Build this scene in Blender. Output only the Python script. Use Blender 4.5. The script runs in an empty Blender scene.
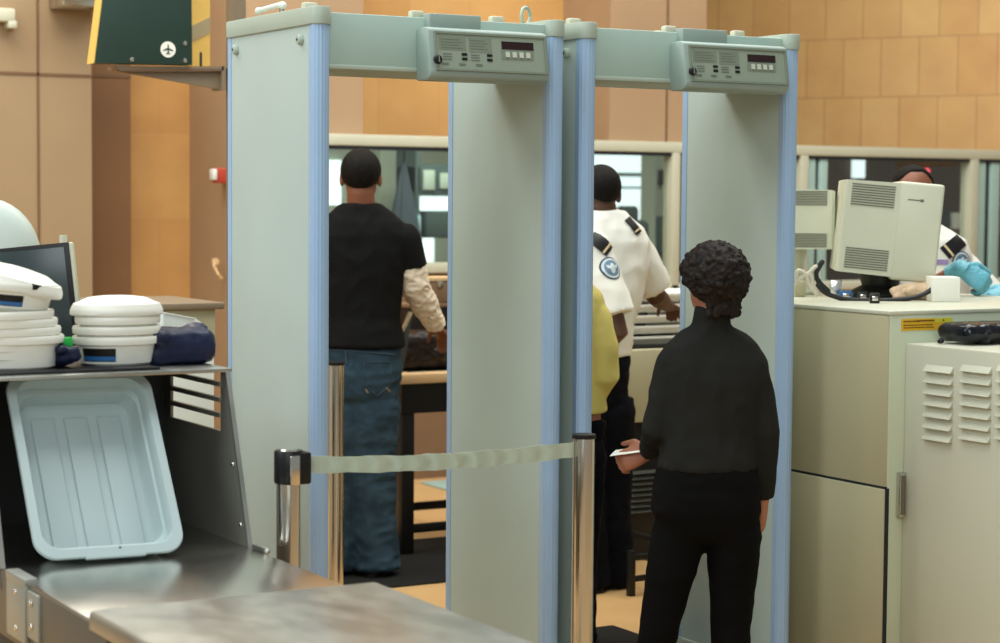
import bpy, bmesh, math, random
from mathutils import Vector, Matrix, noise
from mathutils.bvhtree import BVHTree
random.seed(7)
PI = math.pi
scene = bpy.context.scene
COL = scene.collection
V = Vector

# ------------------------------------------------------------------ camera
FPX = 2000.0
CAMH = 1.64
YAW, PITCH, ROLL = math.radians(30), math.radians(3.53), math.radians(0.43)
F0 = V((math.sin(YAW), math.cos(YAW), 0))
R0 = V((math.cos(YAW), -math.sin(YAW), 0))
FW = (F0 * math.cos(PITCH) - V((0, 0, 1)) * math.sin(PITCH)).normalized()
U0 = R0.cross(FW).normalized()
CR = R0 * math.cos(ROLL) + U0 * math.sin(ROLL)
CU = U0 * math.cos(ROLL) - R0 * math.sin(ROLL)
CAM = V((0, 0, CAMH))
cam_d = bpy.data.cameras.new('camera')
cam = bpy.data.objects.new('camera', cam_d)
COL.objects.link(cam)
cam_d.sensor_width = 36.0
cam_d.lens = 36.0 * FPX / 1000.0
cam_d.clip_end = 200
m3 = Matrix((CR, CU, -FW)).transposed()
cam.matrix_world = Matrix.Translation(CAM) @ m3.to_4x4()
scene.camera = cam
cam_d.dof.use_dof = True
cam_d.dof.focus_distance = 6.3
cam_d.dof.aperture_fstop = 3.6

def ray(px, py):
    return (FW + CR * ((px - 500) / FPX) + CU * ((321.5 - py) / FPX))
def P(px, py, h):                       # the point on the pixel's ray at ground distance h along the view
    d = ray(px, py)
    return CAM + d * (h / d.dot(F0))
def PX(px, py, x):
    d = ray(px, py); return CAM + d * (x / d.x)
def PY(px, py, y):
    d = ray(px, py); return CAM + d * (y / d.y)
def PZ(px, py, z):
    d = ray(px, py); return CAM + d * ((z - CAMH) / d.z)

# --------------------------------------------------------------- materials
MATS = {}
def mat(name, col, rough=0.5, metal=0.0, var=0.06, scale=6.0, bump=0.0, bscale=80.0, spec=0.5, coat=0.0,
        stretch=None, rvar=0.0, emit=None, estr=0.0, alpha=None):
    if name in MATS: return MATS[name]
    m = bpy.data.materials.new(name); m.use_nodes = True
    nt = m.node_tree; N = nt.nodes; L = nt.links
    b = N['Principled BSDF']
    tc = N.new('ShaderNodeTexCoord')
    mp = N.new('ShaderNodeMapping'); L.new(tc.outputs['Object'], mp.inputs['Vector'])
    if stretch: mp.inputs['Scale'].default_value = stretch
    nz = N.new('ShaderNodeTexNoise'); nz.inputs['Scale'].default_value = scale; nz.inputs['Detail'].default_value = 4
    L.new(mp.outputs['Vector'], nz.inputs['Vector'])
    rp = N.new('ShaderNodeValToRGB')
    c0 = [max(0, c * (1 - var)) for c in col[:3]] + [1]; c1 = [min(1, c * (1 + var)) for c in col[:3]] + [1]
    rp.color_ramp.elements[0].position = 0.3; rp.color_ramp.elements[1].position = 0.7
    rp.color_ramp.elements[0].color = c0; rp.color_ramp.elements[1].color = c1
    L.new(nz.outputs['Fac'], rp.inputs['Fac'])
    L.new(rp.outputs['Color'], b.inputs['Base Color'])
    b.inputs['Roughness'].default_value = rough
    b.inputs['Metallic'].default_value = metal
    b.inputs['Specular IOR Level'].default_value = spec
    b.inputs['Coat Weight'].default_value = coat
    if rvar:
        mr = N.new('ShaderNodeMapRange')
        mr.inputs['To Min'].default_value = max(0.02, rough - rvar); mr.inputs['To Max'].default_value = rough + rvar
        L.new(nz.outputs['Fac'], mr.inputs['Value']); L.new(mr.outputs['Result'], b.inputs['Roughness'])
    if bump:
        n2 = N.new('ShaderNodeTexNoise'); n2.inputs['Scale'].default_value = bscale; n2.inputs['Detail'].default_value = 3
        L.new(mp.outputs['Vector'], n2.inputs['Vector'])
        bp = N.new('ShaderNodeBump'); bp.inputs['Strength'].default_value = bump; bp.inputs['Distance'].default_value = 0.004
        L.new(n2.outputs['Fac'], bp.inputs['Height']); L.new(bp.outputs['Normal'], b.inputs['Normal'])
    if emit:
        b.inputs['Emission Color'].default_value = (*emit, 1); b.inputs['Emission Strength'].default_value = estr
    MATS[name] = m
    return m

def srgb(r, g, b):
    f = lambda c: (c / 255 / 12.92) if c / 255 <= 0.04045 else ((c / 255 + 0.055) / 1.055) ** 2.4
    return (f(r), f(g), f(b))

def tile_mat(name, c1, c2, cm, w, h, mortar=0.006, rough=0.55, rot=None):
    m = bpy.data.materials.new(name); m.use_nodes = True
    nt = m.node_tree; N = nt.nodes; L = nt.links; b = N['Principled BSDF']
    tc = N.new('ShaderNodeTexCoord'); sp = N.new('ShaderNodeSeparateXYZ'); cb = N.new('ShaderNodeCombineXYZ')
    L.new(tc.outputs['Object'], sp.inputs[0])
    L.new(sp.outputs['X'], cb.inputs['X']); L.new(sp.outputs['Z'], cb.inputs['Y'])
    br = N.new('ShaderNodeTexBrick')
    br.inputs['Color1'].default_value = (*c1, 1); br.inputs['Color2'].default_value = (*c2, 1); br.inputs['Mortar'].default_value = (*cm, 1)
    br.inputs['Scale'].default_value = 1.0
    br.inputs['Brick Width'].default_value = w; br.inputs['Row Height'].default_value = h
    br.inputs['Mortar Size'].default_value = mortar; br.inputs['Mortar Smooth'].default_value = 0.3
    br.inputs['Bias'].default_value = 0.0
    L.new(cb.outputs[0], br.inputs['Vector'])
    nz = N.new('ShaderNodeTexNoise'); nz.inputs['Scale'].default_value = 3.5; nz.inputs['Detail'].default_value = 6
    L.new(tc.outputs['Object'], nz.inputs['Vector'])
    mx = N.new('ShaderNodeMix'); mx.data_type = 'RGBA'; mx.blend_type = 'OVERLAY'; mx.inputs[0].default_value = 0.25
    L.new(br.outputs['Color'], mx.inputs[6]); L.new(nz.outputs['Fac'], mx.inputs[7])
    L.new(mx.outputs[2], b.inputs['Base Color'])
    b.inputs['Roughness'].default_value = rough
    return m

def glass_mat(name, tint=(0.92, 0.97, 0.95), refl=0.06):
    m = bpy.data.materials.new(name); m.use_nodes = True
    nt = m.node_tree; N = nt.nodes; L = nt.links
    for n in list(N): N.remove(n)
    o = N.new('ShaderNodeOutputMaterial'); t = N.new('ShaderNodeBsdfTransparent'); g = N.new('ShaderNodeBsdfGlossy'); mx = N.new('ShaderNodeMixShader')
    t.inputs[0].default_value = (*tint, 1); g.inputs['Roughness'].default_value = 0.02
    mx.inputs[0].default_value = refl
    L.new(t.outputs[0], mx.inputs[1]); L.new(g.outputs[0], mx.inputs[2]); L.new(mx.outputs[0], o.inputs[0])
    return m

M = {}
M['panel'] = mat('gate_panel_paint', srgb(174, 190, 184), 0.42, var=0.03, scale=3)
M['blue'] = mat('gate_blue_extrusion', srgb(152, 180, 210), 0.24, var=0.03)
M['cap'] = mat('gate_cap_plastic', srgb(162, 174, 160), 0.5, var=0.03)
M['bar'] = mat('gate_bar_paint', srgb(160, 182, 172), 0.45, var=0.03)
M['housing'] = mat('control_housing', srgb(140, 156, 148), 0.45, var=0.03)
M['face'] = mat('control_face', srgb(136, 148, 132), 0.5, var=0.03)
M['facedark'] = mat('control_face_dark', srgb(118, 128, 112), 0.5, var=0.03)
M['black'] = mat('black_plastic', (0.008, 0.008, 0.008), 0.4, spec=.3)
M['dispred'] = mat('display_red_black', (0.02, 0.006, 0.006), 0.15)
M['button'] = mat('pale_button', srgb(190, 195, 180), 0.4)
M['ink'] = mat('printed_ink', srgb(95, 105, 92), 0.6)
M['chrome'] = mat('chrome', (0.66, 0.62, 0.56), 0.16, metal=1.0, var=0.02)
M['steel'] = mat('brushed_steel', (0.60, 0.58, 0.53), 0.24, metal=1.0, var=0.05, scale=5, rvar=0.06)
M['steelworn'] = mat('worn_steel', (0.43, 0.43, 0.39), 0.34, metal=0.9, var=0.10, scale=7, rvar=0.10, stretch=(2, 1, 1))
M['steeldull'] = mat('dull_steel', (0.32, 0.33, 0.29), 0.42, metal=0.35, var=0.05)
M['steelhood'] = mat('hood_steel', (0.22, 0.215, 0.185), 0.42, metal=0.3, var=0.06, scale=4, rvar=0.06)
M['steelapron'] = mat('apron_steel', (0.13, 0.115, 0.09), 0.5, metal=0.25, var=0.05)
M['mesh'] = mat('dark_mesh', (0.03, 0.03, 0.028), 0.6)
M['tray'] = mat('grey_tray_plastic', srgb(172, 188, 188), 0.42, var=0.03, bump=0.05, bscale=300)
M['white'] = mat('white_plastic', srgb(232, 232, 222), 0.4, var=0.02)
M['whitedull'] = mat('white_dull', srgb(215, 218, 208), 0.5, var=0.03)
M['navybag'] = mat('navy_bag', (0.010, 0.015, 0.045), 0.4, spec=.3, var=0.2, bump=0.3, bscale=60)
M['blackbag'] = mat('black_bag', (0.004, 0.005, 0.010), 0.2, spec=.4, var=0.2, bump=0.15, bscale=30)
M['beige'] = mat('scanner_beige', srgb(178, 172, 140), 0.45, var=0.03, scale=2)
M['beigelt'] = mat('scanner_pale', srgb(196, 204, 178), 0.45, var=0.03, scale=2)
M['conv'] = mat('conveyor_housing_paint', srgb(196, 196, 176), 0.45, var=0.03, scale=2)
M['crt'] = mat('crt_plastic', srgb(205, 206, 184), 0.45, var=0.02)
M['crtdark'] = mat('crt_vent_dark', srgb(112, 112, 98), 0.6)
M['cable'] = mat('black_cable', (0.01, 0.01, 0.011), 0.4)
M['cablew'] = mat('white_cable', srgb(215, 208, 188), 0.5)
M['skinl'] = mat('skin_tan', srgb(160, 102, 74), 0.5, var=0.08, scale=14, bump=0.06, bscale=150)
M['skinm'] = mat('skin_brown', srgb(126, 76, 52), 0.5, var=0.08, scale=14, bump=0.06, bscale=150)
M['skind'] = mat('skin_dark', srgb(80, 48, 32), 0.5, var=0.1, scale=14, bump=0.06, bscale=150)
M['hair'] = mat('black_hair', (0.006, 0.0045, 0.0035), 0.7, spec=.15, var=0.5, scale=60, bump=0.6, bscale=160)
M['hairc'] = mat('curly_hair', (0.011, 0.007, 0.005), 0.6, spec=.2, var=0.6, scale=50, bump=0.9, bscale=120)
M['tee'] = mat('black_tshirt', (0.006, 0.006, 0.006), 0.85, spec=.12, var=0.15, bump=0.25, bscale=30)
M['knit'] = mat('charcoal_knit', (0.016, 0.016, 0.014), 0.9, spec=.12, var=0.12, bump=0.25, bscale=200)
M['slacks'] = mat('black_slacks', (0.003, 0.003, 0.003), 0.9, spec=.1, var=0.15, bump=0.15, bscale=40)
M['navy'] = mat('navy_trousers', (0.003, 0.0035, 0.006), 0.9, spec=.1, var=0.15, bump=0.15, bscale=40)
M['denim'] = mat('blue_denim', srgb(46, 64, 76), 0.9, spec=.1, var=0.4, scale=9, bump=0.3, bscale=120)
M['thread'] = mat('denim_stitching', srgb(120, 110, 85), 0.7)
M['shirt'] = mat('white_shirt', srgb(228, 226, 216), 0.75, var=0.03, bump=0.2, bscale=25)
M['cream'] = mat('cream_sleeve', srgb(222, 208, 186), 0.8, var=0.04, bump=0.3, bscale=30)
M['yellow'] = mat('yellow_knit', srgb(218, 200, 110), 0.8, var=0.05, bump=0.25, bscale=60)
M['shoe'] = mat('black_shoe', (0.012, 0.011, 0.010), 0.35)
M['glove'] = mat('blue_glove', srgb(104, 178, 196), 0.42, var=0.08, scale=25, bump=0.3, bscale=60)
M['latex'] = mat('tan_glove', srgb(206, 178, 146), 0.55, var=0.1, scale=25, bump=0.3, bscale=60)
M['eye'] = mat('eye_white', (0.7, 0.68, 0.62), 0.2)
M['patchblue'] = mat('patch_navy', srgb(34, 56, 86), 0.7)
M['patchlight'] = mat('patch_pale', srgb(196, 208, 210), 0.7)
M['patchmid'] = mat('patch_mid', srgb(96, 122, 142), 0.7)
M['gold'] = mat('epaulette_gold', srgb(205, 185, 145), 0.6)
M['orange'] = tile_mat('orange_stone', srgb(208, 160, 98), srgb(200, 150, 88), srgb(196, 148, 90), 0.42, 0.5, 0.004)
M['tilewall'] = tile_mat('stone_tile_wall', srgb(214, 172, 112), srgb(205, 158, 98), srgb(186, 142, 90), 0.285, 0.43, 0.006)
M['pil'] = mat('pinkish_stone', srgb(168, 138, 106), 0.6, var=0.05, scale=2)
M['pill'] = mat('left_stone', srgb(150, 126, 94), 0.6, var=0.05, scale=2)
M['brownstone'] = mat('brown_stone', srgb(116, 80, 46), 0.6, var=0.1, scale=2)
M['joint'] = mat('panel_joint', srgb(108, 80, 56), 0.8)
M['frame'] = mat('window_frame_paint', srgb(190, 190, 168), 0.5, var=0.02)
M['framegreen'] = mat('window_frame_aluminium', srgb(160, 190, 184), 0.4, var=0.02)
M['framedark'] = mat('window_seal', srgb(22, 30, 38), 0.5)
M['lowerwall'] = mat('lower_wall_panel', srgb(120, 92, 66), 0.6, var=0.06)
M['floor'] = tile_mat('floor_tile', srgb(202, 164, 112), srgb(194, 156, 104), srgb(150, 120, 84), 0.6, 0.6, 0.004, rough=0.35)
M['mat'] = mat('floor_mat', (0.010, 0.010, 0.009), 0.85, spec=.15, bump=0.3, bscale=150)
M['green'] = mat('sign_green', srgb(30, 56, 48), 0.5, var=0.05)
M['signyellow'] = mat('sign_yellow', srgb(226, 186, 96), 0.55, var=0.03)
M['signgrey'] = mat('sign_grey', srgb(165, 150, 115), 0.55, var=0.03)
M['bracket'] = mat('sign_bracket', srgb(128, 112, 90), 0.5, var=0.04)
M['red'] = mat('alarm_red', srgb(170, 60, 40), 0.4)
M['label'] = mat('label_yellow', srgb(226, 178, 40), 0.5, var=0.05)
M['labelg'] = mat('label_lemon', srgb(220, 212, 60), 0.5, var=0.05)
M['screen'] = mat('dark_screen', srgb(44, 56, 58), 0.25, var=0.05)
M['paledome'] = mat('pale_shell', srgb(176, 186, 178), 0.5, var=0.03)
M['oak'] = mat('table_edge_wood', srgb(206, 172, 126), 0.5, var=0.06, stretch=(1, 8, 8))
M['leather'] = mat('brown_leather', srgb(28, 18, 14), 0.4, spec=.3, var=0.2, bump=0.1, bscale=60)
M['clearbin'] = mat('smoky_plastic', srgb(60, 66, 62), 0.15, var=0.05)
M['belt'] = mat('belt_webbing', srgb(178, 190, 172), 0.75, var=0.05, bump=0.2, bscale=250)
M['slate'] = mat('slate_cloth', srgb(88, 102, 110), 0.8, var=0.06)
M['dkgreen'] = mat('dark_green_fabric', srgb(62, 76, 70), 0.8, var=0.1)
M['palegreen'] = mat('pale_green_wall', srgb(168, 176, 156), 0.7, var=0.04)
M['brownroom'] = mat('brown_room_wall', srgb(110, 86, 66), 0.7, var=0.15, scale=2)
M['paleblue'] = mat('pale_equipment', srgb(176, 204, 200), 0.5, var=0.06)
M['foil'] = mat('foil', (0.8, 0.8, 0.78), 0.25, metal=1.0, bump=0.5, bscale=40)
M['paper'] = mat('paper', srgb(240, 238, 226), 0.6, var=0.02)
M['clip'] = mat('green_plastic', srgb(40, 190, 80), 0.4)
M['bluelab'] = mat('label_blue', srgb(40, 100, 160), 0.5)
M['purple'] = mat('badge_purple', srgb(150, 130, 180), 0.5)
M['daylight'] = mat('daylight_pane', (0.9, 0.97, 0.97), 0.5, emit=(0.86, 0.98, 1.0), estr=1.15)
M['glass'] = glass_mat('window_glass')

# ------------------------------------------------------------------ helpers
def world_of(o):
    m = o.matrix_basis.copy()
    while o.parent:
        o = o.parent; m = o.matrix_basis @ m
    return m
def tag(o, label, cat, group=None):
    o['label'] = label; o['category'] = cat
    if group: o['group'] = group
    return o
def empty(name, loc, label, cat, group=None):
    o = bpy.data.objects.new(name, None); COL.objects.link(o); o.location = loc; o.empty_display_size = 0.1
    return tag(o, label, cat, group)

def link_mesh(me, name, m, parent=None, smooth=True, origin=None, label=None):
    o = bpy.data.objects.new(name, me); COL.objects.link(o)
    if m: me.materials.append(m)
    if parent is not None:
        me.transform(world_of(parent).inverted()); o.parent = parent
    else:
        if origin is None:
            xs = [v.co for v in me.vertices]
            lo = V((min(v.x for v in xs), min(v.y for v in xs), min(v.z for v in xs))); hi = V((max(v.x for v in xs), max(v.y for v in xs), max(v.z for v in xs)))
            origin = V(((lo.x + hi.x) / 2, (lo.y + hi.y) / 2, lo.z))
        me.transform(Matrix.Translation(-V(origin))); o.location = origin
    if smooth:
        me.shade_smooth()
        try: me.set_sharp_from_angle(angle=math.radians(38))
        except Exception: pass
    if label: o['label'] = label
    return o

class B:
    def __init__(s): s.bm = bmesh.new()
    def add(s, verts, faces):
        vs = [s.bm.verts.new(v) for v in verts]
        for f in faces:
            try: s.bm.faces.new([vs[i] for i in f])
            except ValueError: pass
        return vs
    def box(s, lo, hi, bev=0.0, seg=2, fr=None):
        t = bmesh.new()
        bmesh.ops.create_cube(t, size=1.0)
        lo, hi = V(lo), V(hi)
        c = (lo + hi) / 2; d = hi - lo
        for v in t.verts: v.co = V((v.co.x * d.x, v.co.y * d.y, v.co.z * d.z)) + c
        if bev > 0:
            bmesh.ops.bevel(t, geom=t.edges[:], offset=min(bev, 0.45 * min(abs(d.x), abs(d.y), abs(d.z))), segments=seg, profile=0.5, affect='EDGES')
        s.merge(t, fr); return s
    def merge(s, t, fr=None):
        if fr is not None:
            for v in t.verts: v.co = fr @ v.co
        me = bpy.data.meshes.new('t'); t.to_mesh(me); t.free(); s.bm.from_mesh(me); bpy.data.meshes.remove(me)
    def prism(s, pts, a, b, bev=0.0):       # polygon pts (3D list) swept by vector from a to b offsets
        t = bmesh.new()
        v0 = [t.verts.new(V(p) + V(a)) for p in pts]; v1 = [t.verts.new(V(p) + V(b)) for p in pts]
        n = len(pts)
        t.faces.new(v0[::-1]); t.faces.new(v1)
        for i in range(n): t.faces.new([v0[i], v0[(i + 1) % n], v1[(i + 1) % n], v1[i]])
        bmesh.ops.recalc_face_normals(t, faces=t.faces[:])
        if bev: bmesh.ops.bevel(t, geom=t.edges[:], offset=bev, segments=2, profile=0.5, affect='EDGES')
        s.merge(t); return s
    def cyl(s, a, b, r0, r1=None, n=20, cap=True):
        a, b = V(a), V(b); r1 = r0 if r1 is None else r1
        return s.tube([(a, r0), (b, r1)], n, flat=True)
    def tube(s, pts, n=12, flat=False):
        pts = [(V(p), r) for p, r in pts]
        if not flat:                       # round the ends
            p0, r0 = pts[0]; d = (p0 - pts[1][0]).normalized(); p1, r1 = pts[-1]; e = (p1 - pts[-2][0]).normalized()
            pts = [(p0 + d * r0 * 0.98, r0 * 0.12), (p0 + d * r0 * 0.8, r0 * 0.6), (p0 + d * r0 * 0.45, r0 * 0.89)] + pts + [(p1 + e * r1 * 0.45, r1 * 0.89), (p1 + e * r1 * 0.8, r1 * 0.6), (p1 + e * r1 * 0.98, r1 * 0.12)]
        rings = []; up = None
        for i, (p, r) in enumerate(pts):
            d = (pts[min(i + 1, len(pts) - 1)][0] - pts[max(i - 1, 0)][0])
            d = d.normalized() if d.length > 1e-9 else V((0, 0, 1))
            if up is None:
                up = d.orthogonal().normalized()
            else:
                up = (up - d * up.dot(d))
                up = up.normalized() if up.length > 1e-6 else d.orthogonal().normalized()
            w = d.cross(up)
            rings.append([s.bm.verts.new(p + (up * math.cos(2 * PI * k / n) + w * math.sin(2 * PI * k / n)) * r) for k in range(n)])
        return s._skin(rings)
    def _skin(s, rings):
        n = len(rings[0])
        for a, b in zip(rings, rings[1:]):
            for k in range(n): s.bm.faces.new([a[k], a[(k + 1) % n], b[(k + 1) % n], b[k]])
        s.bm.faces.new(rings[0][::-1]); s.bm.faces.new(rings[-1])
        return s
    def rings(s, rr):
        return s._skin([[s.bm.verts.new(p) for p in r] for r in rr])
    def ell(s, c, rx, ry, rz, fr=None, seg=24):
        t = bmesh.new(); bmesh.ops.create_uvsphere(t, u_segments=seg, v_segments=seg * 2 // 3, radius=1.0)
        q = fr.to_3x3() if fr is not None else Matrix.Identity(3)
        for v in t.verts: v.co = V(c) + q @ V((v.co.x * rx, v.co.y * ry, v.co.z * rz))
        s.merge(t); return s
    def lathe(s, prof, c, n=40, sx=1.0, sy=1.0, fr=None):
        rr = []
        for r, z in prof:
            ring = []
            for k in range(n):
                v = V((r * sx * math.cos(2 * PI * k / n), r * sy * math.sin(2 * PI * k / n), z))
                if fr is not None: v = fr @ v
                ring.append(V(c) + v)
            rr.append(ring)
        return s.rings(rr)
    def build(s, name, m, parent=None, smooth=True, origin=None, label=None):
        bmesh.ops.recalc_face_normals(s.bm, faces=s.bm.faces[:])
        me = bpy.data.meshes.new(name); s.bm.to_mesh(me); s.bm.free()
        return link_mesh(me, name, m, parent, smooth, origin, label)
    def voxel(s, name, m, parent=None, size=0.007, smooth=4, wr=0.0, wscale=9.0, origin=None, stretch=None, label=None, fold=None):
        bmesh.ops.recalc_face_normals(s.bm, faces=s.bm.faces[:])
        me = bpy.data.meshes.new(name + '_raw'); s.bm.to_mesh(me); s.bm.free()
        o = bpy.data.objects.new('raw', me); COL.objects.link(o)
        r = o.modifiers.new('r', 'REMESH'); r.mode = 'VOXEL'; r.voxel_size = size
        if smooth:
            q = o.modifiers.new('s', 'SMOOTH'); q.iterations = smooth; q.factor = 0.5
        dg = bpy.context.evaluated_depsgraph_get()
        me2 = bpy.data.meshes.new_from_object(o.evaluated_get(dg), depsgraph=dg)
        bpy.data.objects.remove(o); bpy.data.meshes.remove(me)
        me2.name = name; me2.materials.clear()
        if wr:
            st = V(stretch) if stretch else V((1, 1, 1))
            nr = [v.normal.copy() for v in me2.vertices]
            for v, nn in zip(me2.vertices, nr):
                q = V((v.co.x * st.x, v.co.y * st.y, v.co.z * st.z)) * wscale
                a = noise.noise(q); rid = 1 - abs(noise.noise(q * 1.7 + V((3, 7, 1)))) * 2
                v.co += nn * wr * (0.5 * a + 0.5 * rid)
        return link_mesh(me2, name, m, parent, True, origin, label)

def struct(o):
    o['kind'] = 'structure'; return o
def rotz(a): return Matrix.Rotation(a, 4, 'Z')
def frame(o, x, y, z):
    m = Matrix((x, y, z)).transposed().to_4x4(); m.translation = V(o); return m
def bvh_of(o):
    me = o.data; w = world_of(o)
    return BVHTree.FromPolygons([w @ v.co for v in me.vertices], [tuple(p.vertices) for p in me.polygons])
def hit(bv, px, py):
    d = ray(px, py).normalized(); h = bv.ray_cast(CAM, d)
    return (h[0], h[1]) if h[0] is not None else (None, None)
def decal(bv, c, n, up, polys, off=0.002, inset=0.12, th=0.0012):
    """polygons in (u, v) metres laid on a surface around c; returns a B with thin closed plates"""
    n = n.normalized(); up = (up - n * up.dot(n)).normalized(); rt = up.cross(n)
    b = B()
    for poly in polys:
        t = bmesh.new(); vs = [t.verts.new((u, v, 0)) for u, v in poly]
        f = t.faces.new(vs)
        bmesh.ops.triangulate(t, faces=[f])
        L = max(max(abs(u) for u, v in poly), max(abs(v) for u, v in poly))
        for _ in range(2):
            bmesh.ops.subdivide_edges(t, edges=[e for e in t.edges if e.calc_length() > L * 0.25], cuts=1, use_grid_fill=False)
            bmesh.ops.triangulate(t, faces=t.faces[:])
        for v in t.verts:
            p = c + rt * v.co.x + up * v.co.y
            h = bv.ray_cast(p + n * inset, -n, inset * 2) if bv else (None,)
            q = h[0] if h[0] is not None else p
            v.co = q + n * off
        g = t.faces[:]
        r = bmesh.ops.extrude_face_region(t, geom=g)
        for v in [x for x in r['geom'] if isinstance(x, bmesh.types.BMVert)]: v.co += n * th
        b.merge(t)
    return b
def circle(r, n=36, cx=0, cy=0): return [(cx + r * math.cos(2 * PI * k / n), cy + r * math.sin(2 * PI * k / n)) for k in range(n)]
def rect(x0, y0, x1, y1): return [(x0, y0), (x1, y0), (x1, y1), (x0, y1)]
# ============================================================ the setting
def wallbox(name, m, lo, hi): return struct(B().box(lo, hi).build(name, m, smooth=False))
fl = struct(B().box((-6, -2, -0.1), (16, 18, 0)).build('floor', M['floor'], smooth=False))
YW = 10.9                                   # stone wall behind the glazed partition
HZ0, HZ1 = 1.93, 1.995                      # header of the partition
XP0 = 4.68                                  # left end of the partition
# left pilaster, its brown return, orange wall, pillars
x_l = PY(92, 200, 10.35).x
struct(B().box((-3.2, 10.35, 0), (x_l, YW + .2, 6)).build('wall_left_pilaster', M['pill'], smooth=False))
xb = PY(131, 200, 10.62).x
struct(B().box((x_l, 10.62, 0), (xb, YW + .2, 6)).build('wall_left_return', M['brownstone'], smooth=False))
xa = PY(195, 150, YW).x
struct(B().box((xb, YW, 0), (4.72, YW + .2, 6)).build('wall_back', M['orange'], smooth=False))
struct(B().box((4.72, YW, HZ1 - .03), (7.4, YW + .2, 6)).build('wall_back_upper', M['orange'], smooth=False))
x2l, x2r = PY(226, 150, 10.35).x, PY(363, 100, 10.35).x
struct(B().box((x2l, 10.35, 0), (4.72, YW + .1, 6)).build('pillar_1', M['pil'], smooth=False))
struct(B().box((4.72, 10.35, HZ1), (x2r, YW + .1, 6)).build('pillar_1_upper', M['pil'], smooth=False))
x3l, x3r = PY(610, 60, 10.35).x, PY(706, 60, 10.35).x
struct(B().box((x3l, 10.35, HZ1), (x3r, YW + .1, 6)).build('pillar_2', M['pil'], smooth=False))
jx = PY(667, 60, 10.35).x
struct(B().box((jx - .006, 10.345, HZ1), (jx + .006, 10.36, 6)).build('trim_1', M['joint'], smooth=False))
jx = PY(38, 100, 10.35).x
struct(B().box((jx - .006, 10.345, 0), (jx + .006, 10.36, 6)).build('trim_2', M['joint'], smooth=False))
jz = PY(60, 75, 10.35).z
struct(B().box((-3.2, 10.345, jz - .007), (x_l + .004, 10.36, jz + .007)).build('trim_3', M['joint'], smooth=False))
jz = PY(110, 76, 10.62).z
struct(B().box((x_l, 10.615, jz - .007), (xb + .002, 10.63, jz + .007)).build('trim_4', M['joint'], smooth=False))
# tiled wall on the right, set back and turned a little
a = P(700, 100, 15.4); b = P(1060, 100, 14.1)
d = (b - a); d.z = 0; d.normalize(); L = 9.0
w = B().box((0, 0, 0), (L, .2, 4.2)).build('wall_right', M['tilewall'], smooth=False, origin=(0, 0, 0))
w.matrix_world = Matrix.Translation((a.x, a.y, 1.97)) @ rotz(math.atan2(d.y, d.x)); struct(w)
w.location = (a.x, a.y, 1.97); w.rotation_euler = (0, 0, math.atan2(d.y, d.x))
# glazed partition
YP = 10.25
struct(B().box((XP0, YP, HZ0), (13.5, YP + .12, HZ1), .008).build('trim_5', M['frame']))
struct(B().box((XP0, YP + .01, HZ0 - .02), (13.5, YP + .1, HZ0)).build('trim_6', M['framedark']))
zs = PY(440, 268, YP).z
zs2 = PY(665, 289, YP).z; XM = 6.35
struct(B().box((XP0, YP, zs - .03), (XM, YP + .12, zs + .03), .008).build('trim_7', M['frame']))
struct(B().box((XM, YP, zs2 - .03), (13.5, YP + .12, zs2 + .03), .008).build('trim_18', M['frame']))
struct(B().box((XM - .04, YP, zs2), (XM + .04, YP + .12, HZ0), .006).build('trim_19', M['frame']))
struct(B().box((XP0, YP + .02, 0), (XM, YP + .1, zs - .03)).box((XM, YP + .02, 0), (13.5, YP + .1, zs2 - .03)).build('wall_lower', M['lowerwall'], smooth=False))
struct(B().box((XP0, YP, zs), (XP0 + .07, YP + .12, HZ0)).build('trim_8', M['frame']))
def mull(n, px0, px1, y, m, dep=.1):
    x0, x1 = PY(px0, 220, y).x, PY(px1, 220, y).x
    struct(B().box((x0, y, zs2 - .02), (x1, y + dep, HZ0), .004).build('trim_%d' % n, m))
mull(9, 672, 680, YP, M['frame']); mull(10, 800, 808, YP, M['frame']); mull(11, 808, 815, YP + .02, M['framegreen'])
mull(12, 815, 819, YP + .04, M['framedark']); mull(13, 819, 827, YP + .02, M['framegreen'])
mull(14, 970, 978, YP, M['frame']); mull(15, 978, 985, YP + .02, M['framegreen']); mull(16, 985, 990, YP + .04, M['framedark']); mull(17, 990, 999, YP + .02, M['framegreen'])
gx = [XP0 + .07, PY(672, 220, YP).x]
def pane(n, x0, x1, zs=zs2):
    f = struct(B().box((x0, YP + .055, zs + .03), (x1, YP + .061, HZ0 - .02)).build('window_%d' % n, M['glass'], smooth=False))
pane(1, XP0 + .07, XM - .04, zs)
pane(11, XM + .04, PY(672, 220, YP).x)
pane(2, PY(680, 220, YP).x, PY(800, 220, YP).x)
pane(3, PY(827, 220, YP).x, PY(970, 220, YP).x)
pane(4, PY(999, 220, YP).x, 13.5)
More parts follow.
